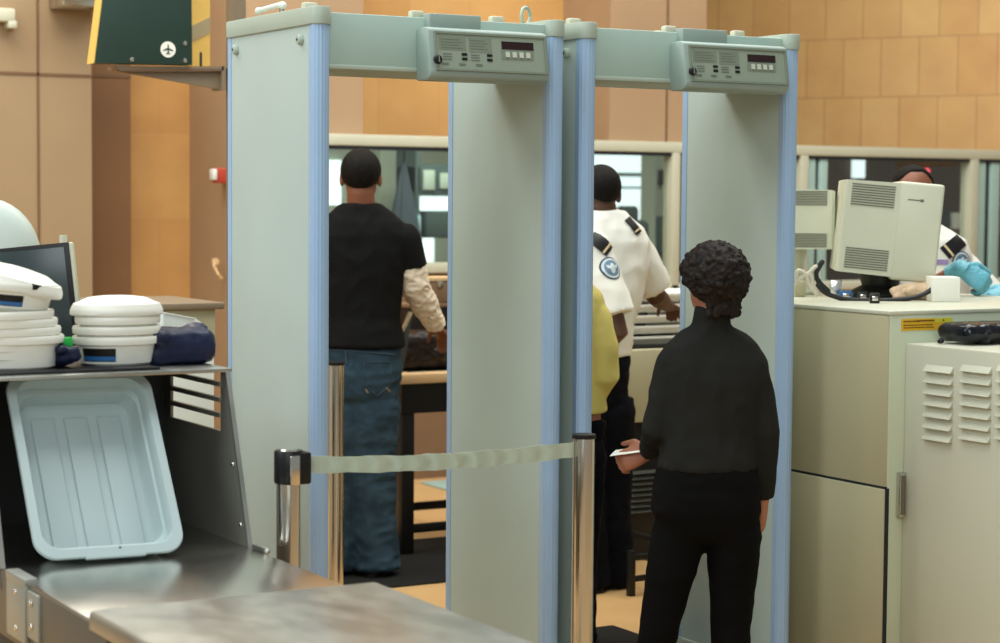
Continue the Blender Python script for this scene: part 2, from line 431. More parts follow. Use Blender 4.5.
# room behind the glass
struct(B().box((3.0, 15.5, 0), (16, 15.7, 3.0)).build('wall_far', M['palegreen'], smooth=False))
x8 = PY(690, 200, 12.6).x
struct(B().box((x8, 12.6, 0), (16, 12.75, 1.99)).build('wall_brown', M['brownroom'], smooth=False))
struct(B().box((4.72, 11.12, 2.35), (7.3, 15.7, 2.45)).build('ceiling', M['palegreen'], smooth=False))
def winlit(n, px0, px1, py0, py1, y=15.45):
    a, b = PY(px0, py0, y), PY(px1, py1, y)
    f = struct(B().box((a.x, y, b.z), (b.x, y + .04, a.z)).build('window_%d' % n, M['daylight'], smooth=False))
winlit(5, 397, 414, 155, 262); winlit(6, 420, 452, 196, 219); winlit(7, 421, 434, 238, 262); winlit(8, 596, 655, 152, 232)
for k_, (ya_, yb_, m_) in enumerate(((172, 177, 'paleblue'), (186, 189, 'paleblue'))):
    a_, b_ = PY(596, ya_, 15.43), PY(656, yb_, 15.43)
    struct(B().box((a_.x, 15.42, b_.z), (b_.x, 15.45, a_.z)).build('trim_%d' % (20 + k_), M[m_], smooth=False))
winlit(9, 330, 341, 160, 205)
winlit(10, 855, 865, 150, 178, 12.56)
# slender pale column inside, behind the officer
a = PY(655, 200, 13.0).x; b = PY(668, 200, 13.0).x
struct(B().box((a, 13.0, 0), (b, 13.2, 2.35)).build('pillar_3', M['palegreen']))
a = PY(380, 200, 13.0).x; b = PY(397, 200, 13.0).x
struct(B().box((a, 13.0, 0), (b, 13.2, 2.35)).build('pillar_4', M['palegreen']))

# ---- things behind the glass
def cloth(px, ptop, pbot, hw, y):
    t = PY(px, ptop, y); b = PY(px, pbot, y); w_ = abs(PY(px + hw, ptop, y).x - t.x)
    rr = []
    N = 48
    for i in range(9):
        s = i / 8; c = t.lerp(b, s); r = 0.012 + w_ * s
        rr.append([c + V((math.cos(2 * PI * k / N) * r * (1 + .12 * math.sin(9 * 2 * PI * k / N)), math.sin(2 * PI * k / N) * r * .5 * (1 + .12 * math.sin(9 * 2 * PI * k / N)), 0)) for k in range(N)])
    e = empty('hanging_cloth', (b.x, b.y, b.z), 'slate grey cloth hanging in a narrow cone behind the glass beside the black t-shirt', 'cloth')
    B().rings(rr).build('cloth', M['slate'], e)
    B().tube([(t, .006), (t + V((0, 0, .5)), .006)], 8).build('cord', M['cable'], e)
cloth(404, 162, 242, 15, 11.0)

# shelf rack with boxes seen in the bright window behind the glass
y = 12.2
a = PY(416, 160, y); b = PY(452, 262, y)
e = empty('equipment_rack', ((a.x + b.x) / 2, y, 0), 'dark green rack of equipment behind the glass at the left window', 'rack')
q = B().box((a.x, y, b.z - .3), (a.x + .03, y + .3, a.z + .3)).box((b.x + .15, y, b.z - .3), (b.x + .18, y + .3, a.z + .3))
q.build('rack_frame', M['dkgreen'], e)
B().box((a.x - .03, y - .02, 0), (b.x + .2, y + .34, b.z - .3)).build('rack_base', M['dkgreen'], e)
z1, z2 = PY(420, 164, y).z, PY(420, 196, y).z
B().box((a.x, y, z2), (b.x + .18, y + .3, z1), .02).build('equipment_box', M['dkgreen'], e)
B().box((a.x + .05, y - .02, z2 + .04), (a.x + .14, y, z1 - .04), .008).box((a.x + .18, y - .02, z2 + .05), (b.x, y, z1 - .06), .008).build('front_plate', M['palegreen'], e)
z1, z2 = PY(420, 211, y).z, PY(420, 238, y).z
B().box((a.x + .08, y, z2), (b.x + .18, y + .3, z1), .02).build('equipment_box', M['dkgreen'], e)
a1 = PY(421, 215, 12.0); b1 = PY(427, 226, 12.0)
B().box((a1.x - .01, y - .06, b1.z - .12), (b1.x + .03, y - .01, a1.z), .01).build('bottle_holder', M['paleblue'], e)
B().box((a1.x, y - .075, b1.z), (b1.x, y - .055, a1.z), .006).build('label_strip', M['bluelab'], e)

# office chair silhouette behind the glass beside the officer
y = 12.0
c = PY(630, 260, y); top = PY(630, 206, y).z
e = empty('office_chair', (c.x, y, 0), 'dark green high backed office chair behind the glass right of the officer', 'chair')
hw = abs(PY(650, 260, y).x - PY(616, 260, y).x) / 2
B().box((c.x - hw * .55, y, top - .13), (c.x + hw * .55, y + .09, top), .03, 3).build('headrest', M['dkgreen'], e)
B().box((c.x - hw, y, top - .85), (c.x + hw * 1.25, y + .11, top - .1), .06, 3).build('backrest', M['dkgreen'], e)
B().box((c.x - hw, y - .45, top - .95), (c.x + hw, y + .05, top - .83), .05, 3).build('seat', M['dkgreen'], e)
B().cyl((c.x, y - .2, .1), (c.x, y - .2, top - .9), .03).build('column', M['cable'], e)
q = B()
for k in range(5):
    t = 2 * PI * k / 5; q.tube([((c.x, y - .2, .12), .03), ((c.x + .28 * math.cos(t), y - .2 + .28 * math.sin(t), .05), .022)])
q.build('star_base', M['cable'], e)
a, b = PY(604, 262, 11.2), PY(670, 262, 11.2)
e = empty('desk', ((a.x + b.x) / 2, 11.4, 0), 'dark green desk behind the glass below the office chair, right of the officer', 'desk')
B().box((a.x, 11.2, a.z - .03), (b.x, 11.5, a.z), .005).build('desktop', M['dkgreen'], e)
B().box((a.x + .02, 11.25, 0), (b.x - .02, 11.48, a.z - .03)).build('desk_body', M['dkgreen'], e)
c_ = PY(664, 262, 11.3)
e = empty('desk_phone', (c_.x, 11.3, a.z), 'dark upright phone on the desk behind the glass', 'phone')
B().box((c_.x - .05, 11.3, a.z), (c_.x + .05, 11.4, a.z + .06), .012).build('base', M['cable'], e)
B().box((c_.x - .03, 11.33, a.z + .06), (c_.x + .03, 11.37, PY(664, 216, 11.35).z), .012).build('handset', M['dkgreen'], e)
# little things on and behind the right window
z = PY(663, 176, 12.95).z; xx = PY(663, 176, 12.95).x
tag(B().box((xx - .02, 12.95, z - .07), (xx + .02, 13.0, z + .05), .006).build('wall_phone', M['leather']), 'small brown wall phone on the pale column behind the glass', 'phone')
p = PY(955, 222, 11.9)
e = empty('drink_cup', (p.x, 11.9, p.z - .05), 'white paper cup on the shelf behind the right window', 'cup')
B().lathe([(.035, 0), (.048, .11), (.046, .11), (.033, .008)], (p.x, 11.9, p.z - .05)).build('cup', M['paper'], e)
B().lathe([(.05, .108), (.05, .12), (.01, .124)], (p.x, 11.9, p.z - .05)).build('lid', M['paper'], e)
pg = PY(937, 218, 12.0)
e = empty('storage_tub', (pg.x, 12.0, p.z - .05), 'dark green plastic tub on the shelf left of the paper cup', 'tub')
B().box((pg.x - .09, 11.9, p.z - .05), (pg.x + .06, 12.1, p.z + .07), .015).build('tub', M['dkgreen'], e)
B().box((pg.x - .1, 11.89, p.z + .07), (pg.x + .07, 12.11, p.z + .09), .006).build('lid', M['dkgreen'], e)
e = empty('wall_shelf', (p.x - .3, 12.2, p.z - .09), 'brown shelf along the dark wall behind the right window', 'shelf')
B().box((p.x - 1.4, 11.8, p.z - .09), (p.x + 1.2, 12.6, p.z - .05), .005).build('shelf_board', M['brownroom'], e)
for dx in (-1.2, 0, 1.0): B().prism([(p.x + dx, 12.6, p.z - .09), (p.x + dx, 11.9, p.z - .09), (p.x + dx, 12.6, p.z - .4)], (0, 0, 0), (.03, 0, 0)).build('bracket', M['brownroom'], e)
p = PY(927, 171, 12.57)
e = empty('wall_mounted_lamp', p, 'small red lamp on the dark wall above the agent at the right window', 'lamp')
B().ell(p, .025, .025, .025).build('lens', mat('red_lamp', (.8, .05, .06), emit=(1, .1, .12), estr=1.5), e)
B().cyl(p, (p.x, 12.6, p.z), .018).build('stem', M['cable'], e)

# ---- things on the left wall
a = PY(0, 12, 10.3); b = PY(16, 29, 10.3)
e = empty('wall_sensor', (b.x, 10.35, b.z), 'small beige sensor box on the left stone wall near the top corner', 'sensor')
B().box((a.x - .03, 10.27, a.z - .05), (b.x - .01, 10.35, a.z + .02), .01).build('housing', M['frame'], e)
B().box((b.x - .05, 10.27, b.z), (b.x, 10.35, a.z - .04), .01).build('sensor_eye', M['frame'], e)
a = PY(57, 8, 10.2); b = PY(91, 8, 10.2)
e = empty('wall_light', (a.x, 10.3, a.z), 'silver wall light cut by the top edge beside the green sign', 'light')
B().box((a.x, 10.1, a.z), (b.x + .1, 10.35, a.z + .25), .015).build('housing', M['steel'], e)
B().box((a.x + .02, 10.09, a.z + .03), (a.x + .1, 10.1, a.z + .2), .004).build('end_plate', M['chrome'], e)
a = PY(213, 176, 10.3); b = PY(222, 176, 10.3); z0, z1 = PY(218, 183, 10.3).z, PY(218, 168, 10.3).z
e = empty('wall_mounted_alarm', (a.x, 10.35, z0), 'small red fire alarm with clear strobe beside the left gate', 'alarm')
B().box((a.x + .01, 10.29, z0), (b.x + .03, 10.35, z1), .008).build('base_plate', M['red'], e)
B().box((a.x - .012, 10.275, z0 + .015), (a.x + .018, 10.33, z1 - .005), .01).build('strobe', M['whitedull'], e)
a = PY(218, 262, 10.3)
e = empty('wall_hook', a, 'small brass hook on the pillar beside the left gate', 'hook')
B().cyl((a.x, 10.35, a.z), (a.x, 10.33, a.z), .02).build('plate', M['oak'], e)
B().tube([((a.x, 10.34, a.z), .008), ((a.x - .03, 10.29, a.z - .02), .008), ((a.x - .01, 10.27, a.z - .07), .008), ((a.x + .01, 10.28, a.z - .09), .01)], 10).build('hook', M['oak'], e)

# ---- hanging green sign on its bracket
HS = 8.6
def S(px, py, dy=0.0):
    y0 = P(192, 40, HS).y
    return PY(px, py, y0 + dy)
e = empty('airport_sign', S(150, 66), 'dark green sign with yellow edge and white aircraft emblem above the bins', 'sign')
y0 = S(192, 40).y
poly = [S(94, 63), S(192.5, 65), S(191, -90), S(113, -90)]
dsg = .075
B().prism(poly, (0, 0, 0), (0, dsg, 0), .002).build('sign_panel', M['green'], e)
side = [S(94, 63), S(117, -90)]
k0, k1 = S(85, 63), S(107, -90)
B().prism([S(94.2, 63.2), S(93, 63.2), S(112.2, -90), S(113.4, -90)], (0, -.001, 0), (0, dsg + .004, 0)).build('yellow_edge', M['signyellow'], e)
c = S(168, 49.5); r = abs(S(175.5, 49).x - c.x)
fr = frame((c.x, y0, c.z), V((1, 0, 0)), V((0, 0, 1)), V((0, -1, 0)))
def plate(name, polys, m, par, fr, z0, th=.0015):
    b = B()
    for pl in polys: b.prism([fr @ V((u, v, z0)) for u, v in pl], (0, 0, 0), fr.to_3x3() @ V((0, 0, th)))
    return b.build(name, m, par, smooth=False)
em = plate('emblem', [circle(r)], M['paper'], e, fr, 0.0)
s = r / 7.5
plane_poly = [[(0, 5 * s), (.55 * s, 4 * s), (.6 * s, 1.4 * s), (5 * s, -.6 * s), (5 * s, -1.5 * s), (.6 * s, -.5 * s), (.5 * s, -2.8 * s), (2 * s, -3.8 * s), (2 * s, -4.5 * s), (0, -4 * s),
              (-2 * s, -4.5 * s), (-2 * s, -3.8 * s), (-.5 * s, -2.8 * s), (-.6 * s, -.5 * s), (-5 * s, -1.5 * s), (-5 * s, -.6 * s), (-.6 * s, 1.4 * s), (-.55 * s, 4 * s)]]
plate('aircraft_mark', plane_poly, M['green'], em, fr, 0.0015)
for px, py in ((185, 43.5), (185, 60.5), (132, 59.5)):
    c = S(px, py); B().lathe([(.001, .008), (.008, .006), (.011, 0)], (c.x, y0, c.z), 14, fr=Matrix.Rotation(PI / 2, 4, 'X')).build('bolt', M['chrome'], e)
# yellow and grey striped board behind it
yb = y0 + .35
Q = lambda px, py: PY(px, py, yb)
B().prism([Q(185, 66), Q(210, 66), Q(210, -80), Q(185, -80)], (0, 0, 0), (0, .04, 0)).build('striped_board', M['signyellow'], e, smooth=False)
for (ya, yb2) in ((26, 46),):
    B().prism([Q(185, ya + 3), Q(210, ya - 9), Q(210, yb2 - 13), Q(185, yb2 - 1)], (0, -.003, 0), (0, .0, 0)).build('stripe', M['signgrey'], e, smooth=False)
# bracket and post
T = lambda px, py: PY(px, py, y0 + .02)
B().prism([T(117, 66), T(240, 66.5), T(240, 68.5), T(117, 69)], (0, 0, 0), (0, .12, 0)).build('bracket_shelf', M['bracket'], e, smooth=False)
B().prism([T(119, 69), T(226, 68.5), T(226, 71), T(119, 71)], (0, 0, 0), (0, .02, 0)).build('bracket_edge', M['brownroom'], e, smooth=False)
B().prism([T(120, 71), T(223, 71), T(223, 89)], (0, .03, 0), (0, .05, 0)).build('gusset', M['bracket'], e, smooth=False)
B().prism([T(222, 66), T(226, 66), T(226, 90), T(222, 90)], (0, 0, 0), (0, .12, 0)).build('end_plate', M['bracket'], e, smooth=False)
a = T(233, 68); b = T(246, 68)
B().box((a.x, a.y + .0, 0), (b.x, a.y + .08, 3.0)).build('post', M['bracket'], e)
c = T(206, 60); B().tube([((c.x, c.y + .06, a.z), .006), ((c.x, c.y + .06, S(206, 52).z), .006)], 8).build('pin', M['cable'], e)
# ============================================================ metal detector gates
A0 = P(319.5, 100, 5.9); YF = A0.y
def on_row(px): return PY(px, 100, YF).x
PXL = [(323, 557.5), (590, 793.5)]
GX = [(on_row(a), on_row(b)) for a, b in PXL]
TH = .058
ZB, ZT = 2.018, 2.198
def ribbed(xc, y, sgn, r=TH / 2, depth=.022):
    pts = []
    n = 44
    for k in range(n + 1):
        t = PI * k / n
        rr = r * (1 - .05 * (0.5 + 0.5 * math.cos(t * 16)))
        pts.append((xc + rr * math.cos(t), y - sgn * rr * math.sin(t) * .9, 0))
    pts += [(xc - r * .9, y + sgn * depth, 0), (xc + r * .9, y + sgn * depth, 0)]
    return pts
def gate(x0, x1, DEP, label):
    g = empty('metal_detector', ((x0 + x1) / 2, YF + DEP / 2, 0), label, 'metal detector', 'walk-through metal detectors')
    yf, yb = YF + .012, YF + DEP
    for i, xc in enumerate((x0, x1)):
        B().box((xc - .024, yf + .02, .03), (xc + .024, yb - .02, 2.15), .002).build('side_panel', M['panel'], g, smooth=False)
        B().prism(ribbed(xc, yf + .012, 1), (0, 0, .03), (0, 0, 2.147)).build('front_column', M['blue'], g)
        B().prism(ribbed(xc, yb - .012, -1, depth=.018), (0, 0, .03), (0, 0, 2.147)).build('rear_column', M['blue'], g)
        n = 16; r = TH / 2 + .004; pl = []
        for k in range(n + 1):
            t = PI * k / n; pl.append((xc + r * math.cos(t), yf + .012 - r * math.sin(t), 0))
        for k in range(n + 1):
            t = PI + PI * k / n; pl.append((xc + r * math.cos(t), yb - .012 - r * math.sin(t), 0))
        B().prism(pl, (0, 0, 2.146), (0, 0, ZT), .003).build('end_cap', M['cap'], g)
        B().prism(pl, (0, 0, 0), (0, 0, .035), .003).build('foot', M['cap'], g)
        for yy in (yf + .085, yb - .075):
            for sg in (-1, 1):
                kb = B().lathe([(.016, 0), (.016, .012), (.012, .018), (.002, .019)], (xc + sg * .021, yy, 2.105), 24, fr=Matrix.Rotation(sg * PI / 2, 4, 'Y')).build('knob', M['cap'], g)
                B().cyl((xc + sg * .039, yy, 2.105), (xc + sg * .0415, yy, 2.105), .004, n=10).build('screw', M['black'], kb)
    B().box((x0 + .02, yf + .012, ZB + .012), (x1 - .02, yf + .34, 2.184), .004).build('crossbar', M['bar'], g)
    B().box((x0 + .02, yf + .008, ZB), (x1 - .02, yf + .345, ZB + .014), .003).build('crossbar_lip', M['cap'], g)
    # control unit
    W = x1 - x0
    u0, u1 = x0 + W * .395, x1 - .072
    yq = yf + .012
    pro = [(0, 2.150), (-.055, 2.152), (-.075, 2.145), (-.095, 2.016), (-.092, 2.002), (-.07, 1.992), (0, 1.992)]
    cu = B().prism([(u0, yq + y_, z_) for y_, z_ in pro], (0, 0, 0), (u1 - u0, 0, 0), .006).build('control_unit', M['housing'], g)
    tl = math.atan2(.035, .123)
    X, Z = V((1, 0, 0)), V((0, .020, .129)).normalized(); Nn = Z.cross(X) * -1
    Nn = X.cross(Z); 
    if Nn.y > 0: Nn = -Nn
    o = V((u0, yq - .095, 2.016)); Hh = .128; w = u1 - u0
    fr = frame(o, X, Z, Nn)
    def pl_(name, polys, m, par, z0=0.0, th=.002): return plate(name, polys, m, par, fr, z0, th)
    plb = B()
    for bb in (rect(.018, .004, w - .006, .012), rect(.018, Hh - .012, w - .006, Hh - .004), rect(.018, .012, .026, Hh - .012), rect(w - .016, .012, w - .006, Hh - .012)):
        plb.prism([fr @ V((a, b, 0)) for a, b in bb], (0, 0, 0), Nn * .006, .001)
    plb.build('bezel', M['facedark'], cu, smooth=False)
    pl_('face_plate', [rect(.026, .012, w - .016, Hh - .012)], M['face'], cu)
    pl_('note_field', [rect(.034, .068, .034 + w * .22, Hh - .02), rect(.04 + w * .23, .064, .04 + w * .42, Hh - .02)], M['facedark'], cu, .002, .001)
    q = []
    for (xa, xe) in ((.04, .03 + w * .2), (.045 + w * .23, .03 + w * .41)):
        for r_ in range(4): q.append(rect(xa, .073 + r_ * .0085, xe - .01 * (r_ % 2), .0755 + r_ * .0085))
    for r_ in range(3):
        q.append(rect(.04 + r_ * w * .14, .022, .04 + r_ * w * .14 + .022, .028))
        q.append(rect(.045, .038 + .008 * r_, .045 + .03, .0405 + .008 * r_)); q.append(rect(.045 + w * .23, .038 + .008 * r_, .045 + w * .23 + .03, .0405 + .008 * r_))
    for half in (0, 1):
        pl_('printed_text', [t_ for t_ in q if (t_[0][0] > w * .21) == bool(half)], M['ink'], cu, .003, .0005)
    for cx_ in (.03 + w * .19, .03 + w * .40):
        for r_ in range(2): pl_('indicator', [rect(cx_, .038 + .014 * r_, cx_ + .018, .046 + .014 * r_)], M['black'], cu, .002, .002)
    d0, d1 = w * .60, w * .60 + w * .27
    pl_('display', [rect(d0, .078, d1, .102)], M['dispred'], cu, .002, .002)
    pl_('keypad', [rect(d0 - .003, .046, d1, .076)], M['facedark'], cu, .002, .001)
    for k in range(4):
        xk = d0 + .012 + k * (d1 - d0 - .016) / 4
        pl_('button', [rect(xk, .053, xk + .014, .070)], M['button'], cu, .003, .003)
    c = fr @ V((.024, .036, .004))
    lk = B().lathe([(.014, 0), (.014, .006), (.010, .010), (.001, .010)], c, 20, fr=frame((0, 0, 0), X, Z, Nn)).build('key_lock', M['black'], cu)
    plate('key_slot', [rect(.022, .026, .026, .046)], M['chrome'], cu, fr, .0145, .002)
    B().box((u0 + .03, yq - .03, 2.15), (u0 + w * .5, yq + .12, 2.196), .004).build('lid', M['housing'], g)
    # cable clips on the top
    for t_, yy in ((.02, .1), (.42, .03), (.78, .05), (.52, .2)):
        xx = x0 + W * t_; z_ = 2.197 if t_ < .1 else 2.184
        cl = B().box((xx - .025, yf + yy, z_ - .002), (xx + .02, yf + yy + .03, z_ + .022), .006).build('cable_clip', M['frame'], g)
    return g
g1 = gate(*GX[0], .67, 'blue-edged grey walk-through metal detector on the left, crossed by the grey belt')
g2 = gate(*GX[1], .61, 'blue-edged grey walk-through metal detector on the right, with the woman at its entry')
# connector rod and ring on the left gate
x0, x1 = GX[0]; yy = YF + .28
B().tube([((x0 - .005, yy, 2.222), .012), ((x0 + .0, yy + .05, 2.226), .008), ((x0 + .0, yy + .16, 2.222), .008), ((x0, yy + .2, 2.22), .012)], 10).build('cable_connector', M['whitedull'], g1)
B().cyl((x0, yy + .02, 2.19), (x0, yy + .02, 2.215), .008).build('post_pin', M['chrome'], g1)
q = B(); c = V((x1, YF + .2, 2.225)); pts = []
for k in range(15):
    t = 2 * PI * k / 14; pts.append((c + V((math.cos(t) * .022, math.cos(t) * .01, math.sin(t) * .028)), .006))
q.tube(pts, 8).build('lifting_ring', M['cap'], g1)

# ============================================================ stanchions
def stanchion(px, py_top, h, ztop, label, head, base=True):
    p = P(px, py_top, h); x, y = p.x, p.y
    e = empty('belt_stanchion', (x, y, 0), label, 'stanchion', 'belt barrier posts')
    B().lathe([(.031, .03), (.031, ztop - (.004 if not head else .01))], (x, y, 0), 40).build('post', M['chrome'], e)
    B().lathe([(.17, 0), (.17, .012), (.15, .022), (.06, .032), (.032, .05)], (x, y, 0), 48).build('base', M['steel'], e)
    if head:
        B().lathe([(.034, ztop - .085), (.037, ztop - .08), (.037, ztop - .004), (.034, ztop), (.005, ztop)], (x, y, 0), 40).build('head', M['black'], e)
        B().lathe([(.026, ztop), (.024, ztop + .003), (.002, ztop + .004)], (x, y, 0), 30).build('top_disc', M['chrome'], e)
    else:
        B().lathe([(.033, ztop - .012), (.034, ztop - .01), (.033, ztop), (.004, ztop + .001)], (x, y, 0), 40).build('head', M['black'], e)
    return e, V((x, y, 0))
zt = lambda px, py, h: P(px, py, h).z
HA = 5.06
sa, pa = stanchion(288.5, 452, HA, zt(288.5, 450, HA), 'short chrome belt post with black head behind the steel tray table', True)
HB = PY(584, 434, pa.y); hb = (HB - CAM).dot(F0)
sb, pb = stanchion(584, 434, hb, HB.z, 'chrome belt post standing between the two metal detectors', False)
HC = 7.75
stanchion(336, 362, HC, zt(336, 362, HC), 'chrome post seen through the left gate beside the jeans', False)
# cassette and belt
ca = B().box((pa.x + .012, pa.y - .03, zt(290, 484, HA) - .0), (pa.x + .052, pa.y + .03, zt(290, 452, HA)), .006).build('belt_cassette', M['black'], sa)
# chrome front of the head
B().box((pa.x - .012, pa.y - .0385, zt(290, 484, HA)), (pa.x + .016, pa.y - .03, zt(290, 454, HA)), .004).build('head_cover', M['chrome'], sa)
za, zb_ = zt(305, 466, HA), PY(570, 450, pa.y).z
q = B(); N = 90; hgt = .0215; rr = []
for i in range(N + 1):
    s = i / N; x = pa.x + .045 + (pb.x - .034 - pa.x - .045) * s
    zc = za + (zb_ - za) * s - .012 * math.sin(PI * s)
    wob = .006 * math.sin(s * 46) * (0.35 + .65 * noise.noise(V((s * 9, 0, 0)))) + .004 * math.sin(s * 87 + 1) + .004 * noise.noise(V((s * 40, 2, 0)))
    hg = hgt * (1 + .06 * math.sin(s * 31))
    ring = []
    for (dy, dz) in ((-.001, -hg), (.001 * 0 - .001 + wob * .6, -hg * .3), (-.001 - wob * .5, hg * .4), (-.001, hg), (.001, hg), (.001 - wob * .5, hg * .4), (.001 + wob * .6, -hg * .3), (.001, -hg)):
        ring.append(V((x, pa.y + dy + wob, zc + dz)))
    rr.append(ring)
q.rings(rr).build('belt', M['belt'], sa)

# ============================================================ steel tables and bin rack
TZ = .75
pfr = PZ(250, 547, TZ); XR = pfr.x                     # right side of the first table
pfl = PZ(14, 575, TZ); XL = pfl.x
YFR = pfr.y                                            # front foot of the right side panel
p2a, p2b = PZ(85, 608, TZ + .02), PZ(388, 583.5, TZ + .02)
X2L, X2R, Y2 = p2a.x, p2b.x, (p2a.y + p2b.y) / 2
ZS = 1.19
YBK = PX(165, 400, XR).y                                # back panel
YTOP = PX(227, 369, XR).y
ta = empty('bin_table', ((XL + XR) / 2, (YFR + Y2) / 2, 0), 'stainless steel table with a hooded bin rack, bowls standing on its shelf', 'table')
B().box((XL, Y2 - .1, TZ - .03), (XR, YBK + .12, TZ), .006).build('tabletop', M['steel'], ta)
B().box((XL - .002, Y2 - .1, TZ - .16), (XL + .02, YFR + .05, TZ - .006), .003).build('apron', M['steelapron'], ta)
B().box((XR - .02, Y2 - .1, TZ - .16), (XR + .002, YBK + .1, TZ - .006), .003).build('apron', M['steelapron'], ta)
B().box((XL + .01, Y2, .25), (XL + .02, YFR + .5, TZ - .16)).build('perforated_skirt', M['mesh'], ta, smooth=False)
for x_, y_ in ((XL + .05, Y2 + .1), (XR - .05, Y2 + .1), (XL + .05, YBK), (XR - .05, YBK)):
    B().box((x_ - .02, y_ - .02, 0), (x_ + .02, y_ + .02, TZ - .03), .003).build('leg', M['steel'], ta)
# side panels: right one has louvre slots
SW = .004
def side_panel(x, slots):
    z0 = TZ; t = bmesh.new(); b = B()
    yslope = lambda z_: YFR + (YTOP - YFR) * (z_ - TZ) / (ZS - TZ)
    zs0 = PX(172, 418, XR).z if slots else None
    if slots:
        ya, yb_ = PX(222, 400, XR).y, PX(172, 400, XR).y
        zs0 = PX(172, 417, XR).z
        b.prism([(x, yslope(TZ), TZ - .012), (x, YBK, TZ - .012), (x, YBK, zs0), (x, yslope(zs0), zs0)], (-SW, 0, 0), (SW, 0, 0))
        b.prism([(x, yb_, zs0), (x, YBK, zs0), (x, YBK, ZS), (x, yb_, ZS)], (-SW, 0, 0), (SW, 0, 0))
        b.prism([(x, yslope(zs0), zs0), (x, ya, zs0), (x, ya, ZS), (x, yslope(ZS), ZS)], (-SW, 0, 0), (SW, 0, 0))
        dz = (ZS - zs0) / 4
        sl = []
        for k in (1, 2, 3):
            zc = zs0 + dz * k
            b.box((x - SW - .004, ya, zc - .006), (x + SW, yb_, zc + .006))
    else:
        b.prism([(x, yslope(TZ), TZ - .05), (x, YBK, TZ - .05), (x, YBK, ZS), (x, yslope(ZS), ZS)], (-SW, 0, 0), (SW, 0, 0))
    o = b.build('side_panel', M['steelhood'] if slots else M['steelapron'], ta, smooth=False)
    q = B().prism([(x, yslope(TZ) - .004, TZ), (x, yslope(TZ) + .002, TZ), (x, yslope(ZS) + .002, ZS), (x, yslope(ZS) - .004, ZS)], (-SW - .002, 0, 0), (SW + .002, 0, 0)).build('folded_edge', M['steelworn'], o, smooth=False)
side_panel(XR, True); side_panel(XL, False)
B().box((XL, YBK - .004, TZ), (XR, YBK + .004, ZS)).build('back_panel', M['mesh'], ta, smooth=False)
B().box((XL - .01, YTOP - .005, ZS - .006), (XR + .012, YBK + .45, ZS + .004), .002).build('shelf', M['steelworn'], ta)
B().box((XL + .0, YTOP + .03, ZS + .0038), (XR - .17, YBK + .3, ZS + .012), .003).build('rubber_mat', M['cable'], ta)
# lower-left bracket with screws, foot clip of right panel
p = PX(28, 590, XL - .004)
q = PX(12, 590, XL - .004)
br = B().box((XL - .012, p.y - .0, TZ - .14), (XL - .002, q.y + .02, TZ + .0), .002).box((XL - .014, p.y + .0, TZ - .01), (XL + .02, q.y + .02, TZ + .012), .005).build('hinge_bracket', M['steeldull'], ta)
p2 = PX(40, 590, XL - .004)
br2 = B().box((XL - .009, p2.y, TZ - .12), (XL - .001, p.y - .005, TZ - .012), .002).build('hinge_bracket', M['steeldull'], ta)
for (yy, zz, bb) in ((.5 * (p.y + q.y) + .01, -.03, br), (.5 * (p.y + q.y) + .01, -.115, br), (.5 * (p.y + p2.y), -.035, br2), (.5 * (p.y + p2.y), -.09, br2)):
    B().lathe([(.007, 0), (.006, .003), (.001, .005)], (XL - .0115, yy, TZ + zz), 16, fr=Matrix.Rotation(-PI / 2, 4, 'Y')).build('screw', M['chrome'], bb)
B().tube([((XR + .0, YFR - .03, TZ + .006), .008), ((XR + .004, YFR - .10, TZ + .004), .008)], 10).build('edge_clip', M['steelworn'], ta)
for z_ in (.05, .2):
    yy = YFR + (YTOP - YFR) * z_ / (ZS - TZ) + .035
    B().lathe([(.006, 0), (.005, .003), (.001, .004)], (XR - SW, yy, TZ + z_), 14, fr=Matrix.Rotation(-PI / 2, 4, 'Y')).build('screw', M['chrome'], ta)

tb = empty('roller_table', ((X2L + X2R) / 2, Y2 - .7, 0), 'worn stainless steel table in the bottom foreground, overlapping the bin table', 'table')
q = B(); Ln = 1.5
pr = [(X2L, TZ - .02), (X2L, TZ + .008), (X2L + .004, TZ + .016), (X2L + .012, TZ + .02), (X2R - .02, TZ + .02), (X2R - .006, TZ + .014), (X2R, TZ + .002), (X2R, TZ - .02)]
q.prism([(x, Y2, z) for x, z in pr], (0, 0, 0), (0, -Ln, 0)).build('tabletop', M['steelworn'], tb)
B().box((X2L + .01, Y2 - Ln, TZ - .12), (X2L + .03, Y2 - .02, TZ - .02)).build('rail', M['steelapron'], tb)
B().box((X2R - .03, Y2 - Ln, TZ - .12), (X2R - .01, Y2 - .15, TZ - .02)).build('rail', M['steelapron'], tb)
for x_, y_ in ((X2L + .06, Y2 - .2), (X2R - .06, Y2 - .2), (X2L + .06, Y2 - 1.4), (X2R - .06, Y2 - 1.4)):
    B().box((x_ - .02, y_ - .02, 0), (x_ + .02, y_ + .02, TZ - .02), .003).build('leg', M['steel'], tb)

